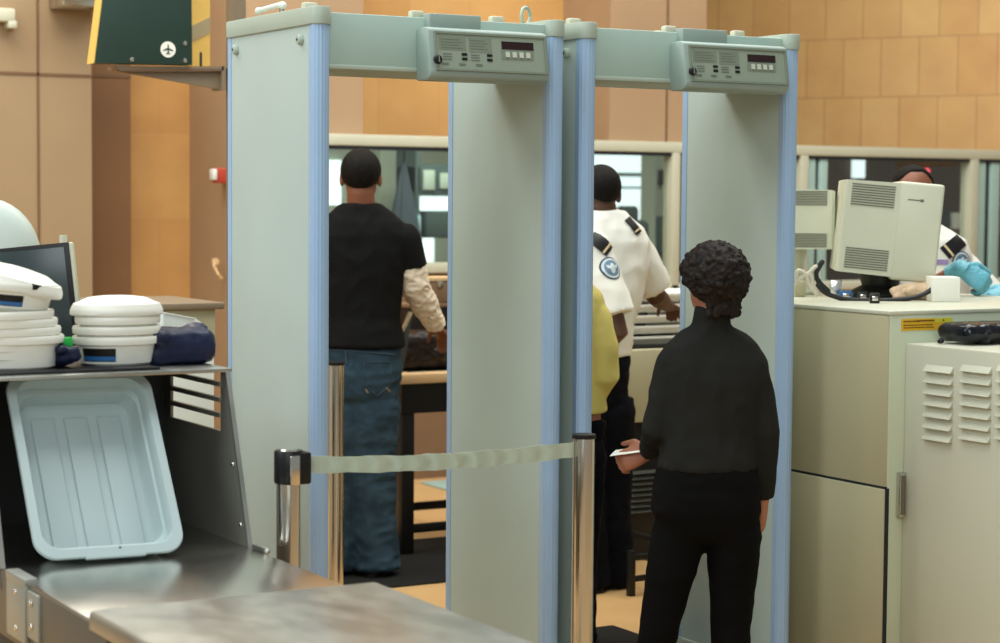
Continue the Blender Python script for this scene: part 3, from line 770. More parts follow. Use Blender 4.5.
# ---- grey bin leaning in the rack
TL, TR_, BL, BR = (-2, 375), (153, 369), (36, 561), (186, 549)
def tray():
    # lower rim on the tabletop, upper rim against the shelf front
    ylow = PZ(112, 556, TZ + .016).y
    pbL, pbR = PY(BL[0] + 6, BL[1], ylow), PY(BR[0] - 4, BR[1] + 2, ylow)
    yup = YTOP + .10
    ptL, ptR = PY(TL[0], TL[1], yup), PY(TR_[0], TR_[1], yup)
    X = ((ptR - ptL).normalized() + (pbR - pbL).normalized()).normalized()
    c_lo, c_up = (pbL + pbR) / 2, (ptL + ptR) / 2
    Y = (c_up - c_lo); Lh = Y.length; Y.normalize()
    X = (X - Y * X.dot(Y)).normalized(); Z = X.cross(Y)      # Z points towards the viewer
    if Z.dot(CAM - c_lo) < 0: Z = -Z
    Wd = ((ptR - ptL).length + (pbR - pbL).length) / 2
    fr = frame((c_lo + c_up) / 2, X, Y, Z)
    def rr(w, h, r, z, n=8):
        out = []
        for cx, cy, a0 in ((w / 2 - r, h / 2 - r, 0), (-w / 2 + r, h / 2 - r, PI / 2), (-w / 2 + r, -h / 2 + r, PI), (w / 2 - r, -h / 2 + r, 1.5 * PI)):
            for k in range(n + 1):
                t = a0 + PI / 2 * k / n; out.append(fr @ V((cx + r * math.cos(t), cy + r * math.sin(t), z)))
        return out
    D = .085
    prof = [(Wd - .09, Lh - .09, .03, -D - .004), (Wd - .07, Lh - .07, .045, -D), (Wd - .035, Lh - .035, .05, -.012), (Wd - .006, Lh - .006, .055, -.010), (Wd, Lh, .055, -.004), (Wd - .004, Lh - .004, .055, .002),
            (Wd - .046, Lh - .046, .05, .003), (Wd - .054, Lh - .054, .045, -.003), (Wd - .060, Lh - .062, .042, -.030), (Wd - .074, Lh - .09, .042, -.034), (Wd - .086, Lh - .10, .04, -D + .012), (Wd - .1, Lh - .1, .035, -D + .004), (Wd - .3, Lh - .3, .02, -D + .003)]
    e = empty('security_bin', fr @ V((0, -Lh / 2, -.02)), 'grey rectangular plastic bin leaning upright in the steel rack', 'bin')
    q = B(); q.rings([rr(*p) for p in prof]); q.build('tub', M['tray'], e)
    for k in (-1, 0, 1):
        cx = k * (Wd - .12) / 3
        q = B(); w = (Wd - .16) / 3 - .012
        q.box((cx - w / 2, -Lh / 2 + .06, -D + .002), (cx + w / 2, Lh / 2 - .09, -D + .010), .005, 3, fr=fr); q.build('floor_rib', M['tray'], e)
    B().box((-Wd * .18, -Lh / 2 - .004, -.008), (Wd * .22, -Lh / 2 + .012, .002), .002, fr=fr).build('handle_lip', M['tray'], e)
    c = fr @ V((.02, -Lh / 2 + .02, .0025)); B().ell(c, .003, .003, .003, seg=10).build('rim_hole', M['black'], e)
    return e
tray()

# ---- round white bowls
def bowl(c, rx, ry, h, tilt=None, rim=.012, inv=False, label='', labs=None, m='white', dome=False):
    """oval bowl, c = base centre"""
    rot = tilt if tilt is not None else Matrix.Identity(4)
    e = empty('security_bowl', c, label, 'bowl', 'white oval bowls on the rack shelf')
    if inv: prof = [(.97, 0.0), (1.0, .004), (1.0, .012), (.985, .018), (.93, .018 + h * .25), (.8, h * .72), (.62, h * .92), (.35, h), (.03, h * 1.02)]
    else: prof = [(.03, .004), (.74, 0), (.82, .006), (.9, h - .022), (.985, h - .020), (1.0, h - .012), (1.0, h - .004), (.98, h), (.9, h - .004), (.8, .016), (.4, .008), (.02, .008)]
    fr = Matrix.Translation(V(c)) @ rot
    q = B(); q.lathe([(r, z) for r, z in prof], (0, 0, 0), 56, rx, ry, fr=fr); q.build('shell', M[m], e)
    return e, fr
def label_on(e, fr, rx, ry, h, a0, a1, z0, z1):
    for nm, m, za, zb_ in (('label_band', M['black'], z0, z1), ('label_stripe', M['bluelab'], z0 + .002, z0 + (z1 - z0) * .4)):
        rows = []
        for k in range(13):
            t = a0 + (a1 - a0) * k / 12; ring = []
            for (zz, o_) in ((za, .0012), (zb_, .0012), (zb_, -.002), (za, -.002)):
                s = .82 + (.9 - .82) * (zz - .006) / (h - .028)
                ex = (0.0006 if nm == 'label_stripe' else 0)
                ring.append(fr @ V(((rx * s + o_ + ex) * math.cos(t), (ry * s + o_ + ex) * math.sin(t), zz)))
            rows.append(ring)
        B().rings(rows).build(nm, m, e)
yb1 = YTOP + .16
c1 = PY(117, 366, yb1); c1.z = ZS + .012
rx = abs(PY(163, 320, yb1).x - PY(73, 320, yb1).x) / 2 * .98; ry = rx * .8
hb = .075; step = .026
vdir = math.atan2((CAM - c1).y, (CAM - c1).x)
names = ['lowest white oval bowl of the right stack, with a dark and blue label', 'second white oval bowl from the bottom of the right stack', 'third white oval bowl from the bottom of the right stack, just under the domed one']
z = c1.z
for k in range(3):
    e, fr = bowl((c1.x + .003 * (k - 1), c1.y, z), rx * (.95 if k == 0 else 1.0 - .02 * k), ry, hb, rotz(.1 * k), label=names[k])
    if k == 0: label_on(e, fr, rx * .95, ry, hb, vdir - .95, vdir + .05, .012, .046)
    z += step
ztop = z - step + hb + .001
pk = PY(117, 297, yb1).z
bowl((c1.x, c1.y, ztop), rx * 1.02, ry * 1.02, max(.05, pk - ztop), Matrix.Rotation(.0, 4, 'X'), inv=True, label='white domed bowl turned upside down on top of the right stack')
yb2 = YTOP + .14
c2 = PY(16, 366, yb2); c2.z = ZS + .012
rx2 = rx * 1.02
n2 = ['lowest white oval bowl of the left stack', 'second white oval bowl from the bottom of the left stack', 'third white oval bowl from the bottom of the left stack', 'fourth white bowl of the left stack, just under the two tipped ones']
z = c2.z
for k in range(4):
    bowl((c2.x - .004 * k, c2.y, z), rx2, ry, .085, rotz(.2 * k), label=n2[k]); z += .021
zt_ = z + .085 - .021
t1 = Matrix.Rotation(.10, 4, V((.5, .866, 0)))
e, fr = bowl((c2.x - .02, c2.y, zt_ + .004), rx2 * 1.0, ry, .07, t1, label='tipped white bowl second from the top of the left stack, dark blue label')
label_on(e, fr, rx2, ry, .07, vdir + .1 - .35, vdir + .45, .012, .04)
t2 = Matrix.Rotation(.30, 4, V((.5, .866, 0)))
e, fr = bowl((c2.x - .005, c2.y, zt_ + .058), rx2 * 1.03, ry, .05, t2, inv=True, label='white bowl tipped steeply to the right on top of the left stack')
B().box((-.03, -ry * .97 - .002, .016), (.03, -ry * .97 + .01, .03), .002, fr=fr @ rotz(.5)).build('sticker', M['black'], e)

# ---- other things on the shelf
def blob(name, label, cat, lo, hi, m, seed, amp=.16, n=5, size=.008, group=None):
    random.seed(seed); lo, hi = V(lo), V(hi); b = B(); d = hi - lo
    b.box(lo + d * .1, hi - d * .1, .03)
    for _ in range(n * 4):
        r = random.uniform(.12, .24) * min(d)
        p = V((random.uniform(lo.x + r, hi.x - r), random.uniform(lo.y + r, hi.y - r), random.uniform(lo.z + r * .7, hi.z - r * .7)))
        b.ell(p, r * 1.4, r, r)
    o = b.voxel(name, m, None, size, 2, wr=amp * min(d), wscale=26)
    return tag(o, label, cat, group)
yy = YTOP + .10
a, b = PY(160, 369, yy), PY(214, 333, yy)
blob('plastic_bag', 'crumpled navy blue plastic bag on the rack shelf right of the bowls', 'bag', (a.x - .03, yy, ZS - .004), (b.x + .045, yy + .2, b.z + .02), M['navybag'], 3, .05)
yy2 = YTOP + .36
a, b = PY(163, 340, yy2), PY(207, 319, yy2)
bx = empty('carton', ((a.x + b.x) / 2, yy2, ZS + .004), 'white box with slanting lid standing behind the navy bag', 'box')
z_ = b.z
B().prism([(a.x, yy2, ZS + .004), (b.x, yy2, ZS + .004), (b.x, yy2, z_ - .02), (b.x - .03, yy2, z_), (a.x, yy2, z_ + .02)], (0, 0, 0), (0, .12, 0), .003).build('box_body', M['whitedull'], bx)
B().prism([(a.x, yy2 - .003, z_ + .018), (b.x - .035, yy2 - .003, z_), (b.x - .035, yy2 - .003, z_ + .004), (a.x, yy2 - .003, z_ + .022)], (0, 0, 0), (0, .126, 0), .001).build('lid', M['white'], bx)
# big beige case behind, on the floor
yy3 = P(200, 310, 7.4).y
a, b = PY(150, 325, yy3), PY(222, 302, yy3)
cs = empty('equipment_cabinet', ((a.x + b.x) / 2, yy3, 0), 'beige equipment cabinet with overhanging top behind the bowls, beside the left gate', 'cabinet')
B().box((a.x - .3, yy3, 0), (b.x - .03, yy3 + .5, b.z - .02), .006).build('body', M['whitedull'], cs)
B().box((a.x - .301, yy3 - .006, b.z - .16), (b.x - .028, yy3 + .5, b.z - .024), .004).build('fascia', M['beige'], cs)
B().box((a.x - .32, yy3 - .03, b.z - .025), (b.x, yy3 + .52, b.z), .006).build('top', M['bracket'], cs)
# flat monitor tilted, with its stand
hm = 6.2
def MN(px, py): return P(px, py, hm)
tl, tr, br_ = MN(-52, 254), MN(72, 242), MN(84, 306)
X = (tr - tl).normalized(); Yv = (tr - br_); Yv = (Yv - X * Yv.dot(X)).normalized(); Zv = X.cross(Yv)
if Zv.dot(CAM - tr) < 0: Zv = -Zv
Wm = (tr - tl).length; Hm = (tr - br_).length + .12
fr = frame(tl, X, Yv, Zv)
e = empty('flat_monitor', br_ - V((Wm / 2, 0, .2)), 'dark flat monitor tilted back behind the left stack of bowls', 'monitor')
B().box((0, -Hm, -.03), (Wm, 0, 0), .006, fr=fr).build('casing', M['frame'], e)
B().box((-.001, -Hm, 0), (Wm - .010, .001, .004), .002, fr=fr).build('bezel', M['black'], e)
B().box((.012, -Hm + .012, .004), (Wm - .026, -.012, .006), .001, fr=fr).build('screen', M['screen'], e)
c = fr @ V((Wm * .5, -Hm, -.02)); B().cyl((c.x, c.y, .75), c, .03).build('stand', M['cable'], e)
B().box((c.x - .35, c.y - .12, 0), (c.x + .3, c.y + .4, .75), .01).build('pedestal', M['cable'], e)
c = fr @ V((Wm - .03, .012, -.02)); B().cyl(c - V((0, 0, .02)), c + V((0, 0, .012)), .012).build('mount_knob', M['frame'], e)
# pale rounded shell behind the monitor
c = P(-14, 262, 6.9)
e = empty('chair_shell', (c.x, c.y, 0), 'pale grey rounded chair back rising behind the dark monitor', 'chair')
rad = abs(P(40, 262, 6.9).x - c.x) / .866
q = B(); rr = []
for k in range(9):
    t = k / 8 * PI / 2; q_ = []
    for j in range(40):
        u = 2 * PI * j / 40
        q_.append(c + R0 * (math.cos(u) * rad * math.cos(t)) + V((0, 0, 1)) * (math.sin(u) * rad * 1.18 * math.cos(t)) - F0 * (.08 * math.sin(t)) if k < 8 else c - F0 * .08 + (R0 * math.cos(u) + V((0, 0, 1)) * math.sin(u)) * .01)
    rr.append(q_)
rr.insert(0, [p + F0 * .03 for p in rr[0]])
q.rings(rr).build('back', M['paledome'], e)
B().cyl((c.x, c.y, .05), (c.x, c.y, c.z - rad), .035).build('stem', M['cable'], e)
B().lathe([(.25, 0), (.25, .02), (.04, .06)], (c.x, c.y, 0)).build('base', M['cable'], e)
# small bits between the stacks
yy = YTOP + .07
c = PY(68, 342, yy + .05)
tag(B().box((c.x - .014, yy + .05, c.z - .012), (c.x + .014, yy + .065, c.z + .012), .003).build('plastic_clip', M['clip']), 'tiny bright green plastic tag between the two bowl stacks', 'tag')
a, b = PY(56, 366, yy), PY(82, 348, yy)
blob('ring_pouch', 'small blue and white pouch lying between the two bowl stacks', 'pouch', (a.x, yy, ZS + .012), (b.x, yy + .1, b.z + .01), M['navybag'], 5, .06, 4, .005)
# ============================================================ x-ray scanner on the right
CX0 = 4.41
pc = PX(888, 400, CX0); CY0 = pc.y
CZ = PX(888, 311, CX0).z
CX1, CY1 = 5.52, 6.22
xs = empty('xray_scanner', ((CX0 + CX1) / 2, (CY0 + CY1) / 2, 0), 'large beige x-ray scanner cabinet right of the gates with monitors on top', 'x-ray machine')
zsm = PX(888, 489, CX0).z
B().box((CX0 + .004, CY0, .02), (CX1, CY1, CZ - .012), .006).build('body', M['beigelt'], xs)
B().box((CX0 - .002, CY0 - .004, CZ - .014), (CX1 + .01, CY1, CZ), .004).build('top_cover', M['conv'], xs)
B().box((CX0, CY0 + .004, zsm + .004), (CX0 + .02, CY1, CZ - .016), .003).build('upper_panel', M['beige'], xs)
B().box((CX0 - .006, CY0 + .006, .06), (CX0 + .02, CY1, zsm - .004), .004).build('lower_door', M['beige'], xs)
B().box((CX0 + .001, CY0 + .002, zsm - .005), (CX0 + .022, CY1, zsm + .005)).build('seam', M['framedark'], xs)
B().box((CX0 + .000, CY0 - .001, .05), (CX0 + .012, CY0 + .006, zsm)).build('door_gap', M['framedark'], xs)
LX = PY(904, 400, CY0).x
zt2 = PY(904, 343, CY0).z
hz = B().box((LX, CY0 - 1.0, .05), (CX1 - .1, CY0 + .0, zt2), .008).build('conveyor_housing', M['conv'], xs)
# louvres pressed into the left face of the housing
for (pa_, pb_) in ((925.5, 953), (962, 991.5), (998, 1034)):
    y0_, y1_ = PX(pb_, 400, LX).y, PX(pa_, 400, LX).y
    for k in range(7):
        zt_ = PX(pa_ + 10, 365 + k * 11.4, LX).z; zb2 = PX(pa_ + 10, 365 + k * 11.4 + 7, LX).z
        B().prism([(LX, 0, zt_), (LX - .016, 0, zb2 + .002), (LX - .016, 0, zb2), (LX, 0, zb2)], (0, y0_, 0), (0, y1_, 0), .0015).build('louver', M['conv'], hz)
a, b = PY(896, 472, CY0), PY(905, 516, CY0)
hg = B().box((a.x, CY0 - .022, b.z), (b.x + .01, CY0, a.z), .004).build('hinge', M['steel'], xs)
B().cyl((a.x + .012, CY0 - .024, b.z + .01), (a.x + .012, CY0 - .024, a.z - .01), .007).build('hinge_pin', M['steelapron'], hg)
a, b = PY(901, 331, CY0), PY(952, 317.5, CY0)
frl = frame((a.x, CY0, a.z), V((1, 0, 0)), V((0, 0, 1)), V((0, -1, 0)))
w_, h_ = b.x - a.x, b.z - a.z
lb = plate('warning_label', [rect(0, 0, w_, h_)], M['label'], xs, frl, 0)
plate('label_corner', [rect(w_ * .66, h_ * .62, w_, h_)], M['labelg'], lb, frl, .0015, .0006)
q = []
random.seed(4)
u = .004
q = [rect(w_ * .30, h_ * .76, w_ * .64, h_ * .86)]
for r_, (zz, hh) in enumerate(((.72, .12), (.42, .09), (.2, .09))):
    u = w_ * .04
    while u < w_ * (.30 if r_ == 0 else .6):
        l = w_ * random.uniform(.02, .06); q.append(rect(u, h_ * zz, u + l, h_ * (zz + hh))); u += l + w_ * .012
q.append([(w_ * .80, h_ * .72), (w_ * .84, h_ * .72), (w_ * .82, h_ * .92)])
plate('printed_text', q, mat('label_ink', srgb(110, 72, 20), .6), lb, frl, .0022, .0005)
# black bag on the housing
a, b = PY(919, 339, CY0 - .03), PY(1012, 317, CY0 - .03)
blob('wrapped_bag', 'shiny black wrapped bag lying on the scanner housing below the yellow label', 'bag', (a.x, CY0 - .22, zt2 + .001), (b.x + .15, CY0 - .02, b.z), M['blackbag'], 11, .05, 6)
# ---- CRT monitors on the scanner
def crt(name, cx_px, base_px, H, D1, D2, yawdeg, tilt, label, hh, mir=1):
    base = PZ(cx_px, base_px, CZ)
    e = empty('crt_monitor', base, label, 'monitor', 'beige tube monitors on the scanner')
    rot = rotz(math.radians(yawdeg)) ; tl = Matrix.Rotation(tilt, 4, 'Y')
    fr = Matrix.Translation(base + V((0, 0, hh))) @ rot @ tl @ Matrix.Diagonal((mir, 1, 1, 1))     # local x = screen direction, -y = visible side
    W = H * 1.02
    xa = D1 - (D1 + D2) / 2
    B().box((xa - D1 * 0 - .0, -W / 2, 0), (xa + D2, W / 2, H), .012, 3, fr=fr).build('front_shell', M['crt'], e)
    xb_ = xa - D1
    s_ = .016
    q = B()
    sec = lambda x, s: [fr @ V((x, -W / 2 + s, .01 + s * .2)), fr @ V((x, W / 2 - s, .01 + s * .2)), fr @ V((x, W / 2 - s, H - .006 - s * .6)), fr @ V((x, -W / 2 + s, H - .006 - s * .6))]
    q.rings([sec(xb_, .018), sec(xb_ + .012, .010), sec(xa + .004, .003)]); q.build('rear_shell', M['crt'], e, smooth=False)
    for (z0, z1) in ((.72, .95), (.08, .30)):
        n = 9; q = B()
        for k in range(n):
            zz = H * (z0 + (z1 - z0) * k / n)
            x0_, x1_ = xb_ + .03, xa - .012
            off = lambda x: .0095 - .007 * (x - xb_ - .012) / (xa - xb_ - .008) - .001
            q.prism([fr @ V((x0_, -W / 2 + off(x0_) - .001, zz)), fr @ V((x1_, -W / 2 + off(x1_) - .001, zz)), fr @ V((x1_, -W / 2 + off(x1_) - .001, zz + H * .012)), fr @ V((x0_, -W / 2 + off(x0_) - .001, zz + H * .012))], (0, 0, 0), fr.to_3x3() @ V((0, .003, 0)))
        q.build('vent_grille', M['crtdark'], e, smooth=False)
    B().box((xa + .035, -W / 2 - .0012, H * .815), (xa + .085, -W / 2 + .002, H * .828), .0005, fr=fr).box((xa + .08, -W / 2 - .0014, H * .808), (xa + .094, -W / 2 + .002, H * .835), .0005, fr=fr).build('maker_mark', M['crtdark'], e)
    B().box((xa + D2 - .002, -W / 2 + .03, .05), (xa + D2 + .003, W / 2 - .03, H - .03), .004, fr=fr).build('screen', M['screen'], e)
    rr = lambda z_, r: [base + rot.to_3x3() @ V((r * math.cos(2 * PI * k / 30), r * math.sin(2 * PI * k / 30), z_)) for k in range(30)]
    B().rings([rr(0, .13), rr(.012, .135), rr(.03, .10), rr(hh * .6, .07), rr(hh + .02, .085)]).build('swivel_base', M['cable'] if hh < .12 else M['crt'], e)
    return e
hb_px = 262.
crt('m', 880, 297, .365, .20, .165, -36, .088, 'large beige tube monitor seen from its vented side, white shirt behind it', .075)
crt('m', 785, 293.6, .25, .20, .16, -36, .0, 'second beige tube monitor half hidden by the gate, left of the large one', .165, -1)
# cables, adaptors and small stuff on the scanner top
def C(px, py, dz=0.01):
    return P(px, py, 7.25)
def cable(name, label, pts, r, m, cat='cable', group=None):
    P_ = [V(p) for p in pts]; out = []
    for i in range(len(P_) - 1):
        p0, p1, p2, p3 = P_[max(i - 1, 0)], P_[i], P_[i + 1], P_[min(i + 2, len(P_) - 1)]
        for k in range(8):
            t = k / 8
            out.append((0.5 * ((2 * p1) + (p2 - p0) * t + (2 * p0 - 5 * p1 + 4 * p2 - p3) * t * t + (3 * p1 - p0 - 3 * p2 + p3) * t ** 3), r))
    out.append((P_[-1], r))
    return tag(B().tube(out, 10).build(name, m), label, cat, group)
cable('power_cable', 'thick black cable looping on the scanner top in front of the large monitor', [C(818, 285), C(826, 293), C(845, 299), C(875, 300.5), C(905, 299), C(922, 295), C(932, 289)], .009, M['cable'])
cable('power_cable', 'black cable hanging between the two beige monitors', [C(822, 262, .12), C(817, 272, .1), C(819, 282, .03), C(828, 291, .012)], .010, M['cable'])
for k, (px, py) in enumerate(((798, 271), (803, 276), (809, 273))):
    cable('white_cable', ('leftmost' if k == 0 else 'middle' if k == 1 else 'rightmost') + ' of the white cables bunched under the small monitor', [C(795 + 2 * k, 283 - 2 * k, .13 - .02 * k), C(px, py, .09), C(px + 8, py + 4 - 5 * k, .06), C(px + 10, py + 12, .04), C(px + 14, py + 18, .012)], .008, M['cablew'], 'cable', 'white cables under the small monitor')
def small(name, px0, py0, px1, py1, m, label, cat, dep=.05, sub=None, bev=.006):
    a = PZ((px0 + px1) / 2, py1, CZ); h = (a - CAM).dot(F0)
    w = (px1 - px0) / FPX * h; hh = (py1 - py0) / FPX * h
    fr = frame(a, R0, F0, V((0, 0, 1)))
    e = empty(name, a, label, cat)
    B().box((-w / 2, -.0, .0), (w / 2, dep, hh), bev, fr=fr).build('body', m, e)
    if sub:
        n_, m_ = sub
        B().box((-w * .3, -.003, hh * .25), (w * .3, .002, hh * .7), .001, fr=fr).build(n_, m_, e)
    return e
small('paper_carton', 932, 277, 960, 302, M['paper'], 'white open carton standing on the scanner in front of the agent', 'box', .12, None, .003)
small('cable_adapter', 840, 291, 853, 299, M['bluelab'], 'small blue plug lying among the cables under the large monitor', 'plug', .03, ('plug_end', M['chrome']))
small('power_adapter', 870, 293, 880, 303.5, M['cable'], 'small black clip standing on the scanner edge below the large monitor', 'clip', .02, ('metal_strip', M['chrome']), .004)
small('power_adapter', 858, 292, 868, 300, M['cable'], 'black plug with silver pins between the blue plug and the black clip', 'plug', .02, ('metal_pins', M['chrome']), .004)
small('storage_box', 795, 281, 806, 297, M['beige'], 'small beige box on the scanner beside the gate, under the white cables', 'box', .08, None, .006)
small('foil_wrapper', 830, 280, 842, 298, M['foil'], 'crumpled silver foil wrapper under the left corner of the large monitor', 'wrapper', .02, None, .004)
# crumpled tan glove
b = B(); g0 = PZ(917, 300, CZ) + V((0, 0, .032))
b.ell(g0, .055, .04, .03); b.ell(g0 + R0 * .03, .045, .04, .032)
for k in range(4):
    b.tube([(g0 - R0 * .03 + V((0, 0, .016 - .01 * k)), .013), (g0 - R0 * (.07 + .008 * k) + V((0, 0, .012 - .012 * k)) - F0 * .01 * k, .011), (g0 - R0 * (.095 - .006 * k) + V((0, 0, .0 - .006 * k)) - F0 * .01 * k, .009)], 10)
tag(b.voxel('latex_glove', M['latex'], None, .004, 3, .006, 30), 'crumpled tan glove lying on the scanner under the large monitor', 'glove')

# ============================================================ outfeed unit and tray pile beyond the right gate
HO = 8.9
p0 = P(622, 400, HO)
ox, oy = p0.x, p0.y
zt_, zb_ = P(622, 350, HO).z, P(622, 424, HO).z
of = empty('conveyor_unit', (ox + .4, oy + .4, 0), 'beige conveyor end unit on a black louvred base beyond the right gate', 'conveyor')
B().box((ox, oy, zb_), (ox + .9, oy + .8, zt_), .012).build('housing', M['beige'], of)
B().box((ox + .06, oy + .05, .0), (ox + .8, oy + .78, zb_), .006).build('base', M['black'], of)
for k in range(8):
    zz = P(640, 474 + 5.6 * k, HO).z
    B().prism([(0, oy + .05, zz), (0, oy + .03, zz - .012), (0, oy + .05, zz - .014)], (ox + .08, 0, 0), (ox + .24, 0, 0)).build('louver', mat('grey_louver', srgb(74, 74, 66), .5), of)
# belt surface and rollers
B().box((ox + .02, oy + .02, zt_), (ox + .88, oy + .78, zt_ + .012), .004).build('belt_bed', M['black'], of)
z = zt_ + .013
pile = P(655, 345, HO)
names = ['lowest shallow tray', 'second shallow tray from the bottom', 'third shallow tray from the bottom', 'fourth shallow tray from the bottom', 'uppermost shallow tray']
top = P(650, 293, HO).z
for zz in (.07, .16):
    B().box((ox - .02, oy - .62, zz - .012), (ox + .0, oy + .06, zz + .012), .003).build('floor_rail', M['black'], of)
    B().box((ox - .35, oy - .62, zz - .012), (ox + .3, oy - .60, zz + .012), .003).build('floor_rail', M['black'], of)
for xx in (ox - .35, ox + .3):
    B().box((xx - .014, oy - .625, 0), (xx + .014, oy - .595, .19), .003).build('rail_post', M['black'], of)
n = 5; st = (top - z) / n
for k in range(n):
    dx = (.055, .05, .06, .045, .05)[k]
    x0_, x1_ = ox + dx, ox + .62 + dx * .4
    e = empty('tray', ((x0_ + x1_) / 2, oy + .26, z), names[k] + ' of the cream pile beyond the right gate', 'tray', 'cream trays piled on the conveyor')
    q = B(); rr = []
    def rc(w0, w1, d0, d1, zz): return [V((w0, d0, zz)), V((w1, d0, zz)), V((w1, d1, zz)), V((w0, d1, zz))]
    h = st * .78
    y0_, y1_ = oy + .06, oy + .5
    q.rings([rc(x0_ + .03, x1_ - .03, y0_ + .03, y1_ - .03, z), rc(x0_ + .012, x1_ - .012, y0_ + .012, y1_ - .012, z + h - .012), rc(x0_, x1_, y0_, y1_, z + h - .01), rc(x0_, x1_, y0_, y1_, z + h), rc(x0_ + .018, x1_ - .018, y0_ + .018, y1_ - .018, z + h), rc(x0_ + .034, x1_ - .034, y0_ + .034, y1_ - .034, z + .006)])
    q.build('shell', M['white'], e, smooth=False)
    if k in (1, 2):
        B().box((x0_ + .05, y0_ + .05, z + .007), (x0_ + .15, y1_ - .05, z + st - .001), .006).build('divider', M['black'], e)
    elif k == 0:
        B().box((x0_ + .18, y0_ + .05, z + .007), (x0_ + .5, y1_ - .05, z + st - .001), .006).build('divider', M['black'], e)
    z += st
# low floor cable cover and dark floor mat
a = P(394, 474, 11.6)
tag(B().box((3.3, 7.43, 0.0), (5.0, 8.42, .008), .003).build('floor_mat', M['mat']), 'flat black floor mat under the man in jeans', 'mat')
yy = PZ(430, 483, 0).y
tag(B().box((PZ(430, 483, 0).x - .06, 8.9, 0), (PZ(430, 483, 0).x + .12, 10.1, .012), .004).build('cable_cover', M['framegreen']), 'pale grey cable cover strip on the tan floor beyond the left gate', 'cable cover')

a = PZ(612, 627, 0)
tag(B().box((GX[1][0] + .06, YF + .05, 0.0), (GX[1][1] - .06, a.y, .008), .003).build('floor_mat', M['mat']), 'flat black floor mat between the posts of the right gate', 'mat')
# ============================================================ search table beyond the left gate
tx0, ty0 = 4.12, 8.05
tzt = PY(420, 374, ty0).z
st_ = empty('search_table', (tx0 + .6, ty0 + .35, 0), 'black framed search table with pale wooden edge beyond the left gate', 'table')
B().box((tx0, ty0, tzt - .045), (tx0 + .72, ty0 + .68, tzt), .005).build('tabletop', M['oak'], st_)
B().box((tx0 + .02, ty0 + .01, tzt - .18), (tx0 + .70, ty0 + .66, tzt - .045)).build('apron', M['black'], st_)
for (x_, y_) in ((tx0 + .06, ty0 + .05), (tx0 + .06, ty0 + .63), (tx0 + .66, ty0 + .05), (tx0 + .66, ty0 + .63)):
    B().box((x_ - .032, y_ - .032, .01), (x_ + .032, y_ + .032, tzt - .17), .004).build('leg', M['black'], st_)
for zz, y_ in ((.12, ty0 + .05), (.12, ty0 + .63)):
    B().box((tx0 + .06, y_ - .012, zz - .02), (tx0 + .66, y_ + .012, zz + .02), .003).build('stretcher', M['black'], st_)
B().box((tx0 + .048, ty0 + .05, .14), (tx0 + .072, ty0 + .63, .18), .003).build('stretcher', M['black'], st_)
B().box((tx0 + .10, ty0 + .1, tzt), (tx0 + .68, ty0 + .6, tzt + .003), .001).build('glass_top', M['clearbin'], st_)
# dark bag and smoky lid on the table
a, b = PY(398, 372, ty0 + .1), PY(452, 333, ty0 + .1)
bg = blob('leather_bag', 'dark brown leather bag on the search table under the cream sleeve', 'bag', (a.x - .0, ty0 + .08, tzt - .01), (b.x + .1, ty0 + .42, b.z + .02), M['leather'], 9, .04, 5)
a, b = PY(396, 345, ty0 + .08), PY(406, 312, ty0 + .08)
e = empty('laptop', (a.x, ty0 + .3, tzt), 'open dark laptop edge seen between the black t-shirt and the leather bag', 'laptop')
B().prism([(a.x - .03, 0, a.z), (a.x - .02, 0, a.z - .005), (b.x + .01, 0, b.z), (b.x + .0, 0, b.z + .004)], (0, ty0 + .03, 0), (0, ty0 + .05, 0)).build('screen_edge', M['chrome'], e)
B().prism([(a.x - .04, 0, tzt + .004), (a.x + .02, 0, tzt + .004), (b.x + .02, 0, b.z), (b.x + .0, 0, b.z)], (0, ty0 + .05, 0), (0, ty0 + .07, 0)).build('screen_back', M['clearbin'], e)
# brown cases at the back of the search table
zz = tzt + .004
for k, (px0, px1, py1, lab) in enumerate(((409, 452, 303, 'long dark brown case at the back of the search table'), (428, 450, 277, 'brown box lying on the dark case at the back of the search table'))):
    y_ = ty0 + .5
    a, b = PY(px0, py1, y_), PY(px1, py1, y_)
    e = empty('storage_case', ((a.x + b.x) / 2, y_ + .07, zz), lab, 'case')
    B().box((a.x, y_, zz), (b.x + .12, y_ + .15, b.z - .02), .006).build('body', M['leather'] if k == 0 else M['lowerwall'], e)
    B().box((a.x - .004, y_ - .004, b.z - .02), (b.x + .124, y_ + .154, b.z), .004).build('lid', M['lowerwall'] if k == 0 else M['oak'], e)
    B().box((a.x + .05, y_ - .008, b.z - .05), (a.x + .08, y_, b.z - .015), .002).build('latch', M['chrome'], e)
    zz = b.z + .001
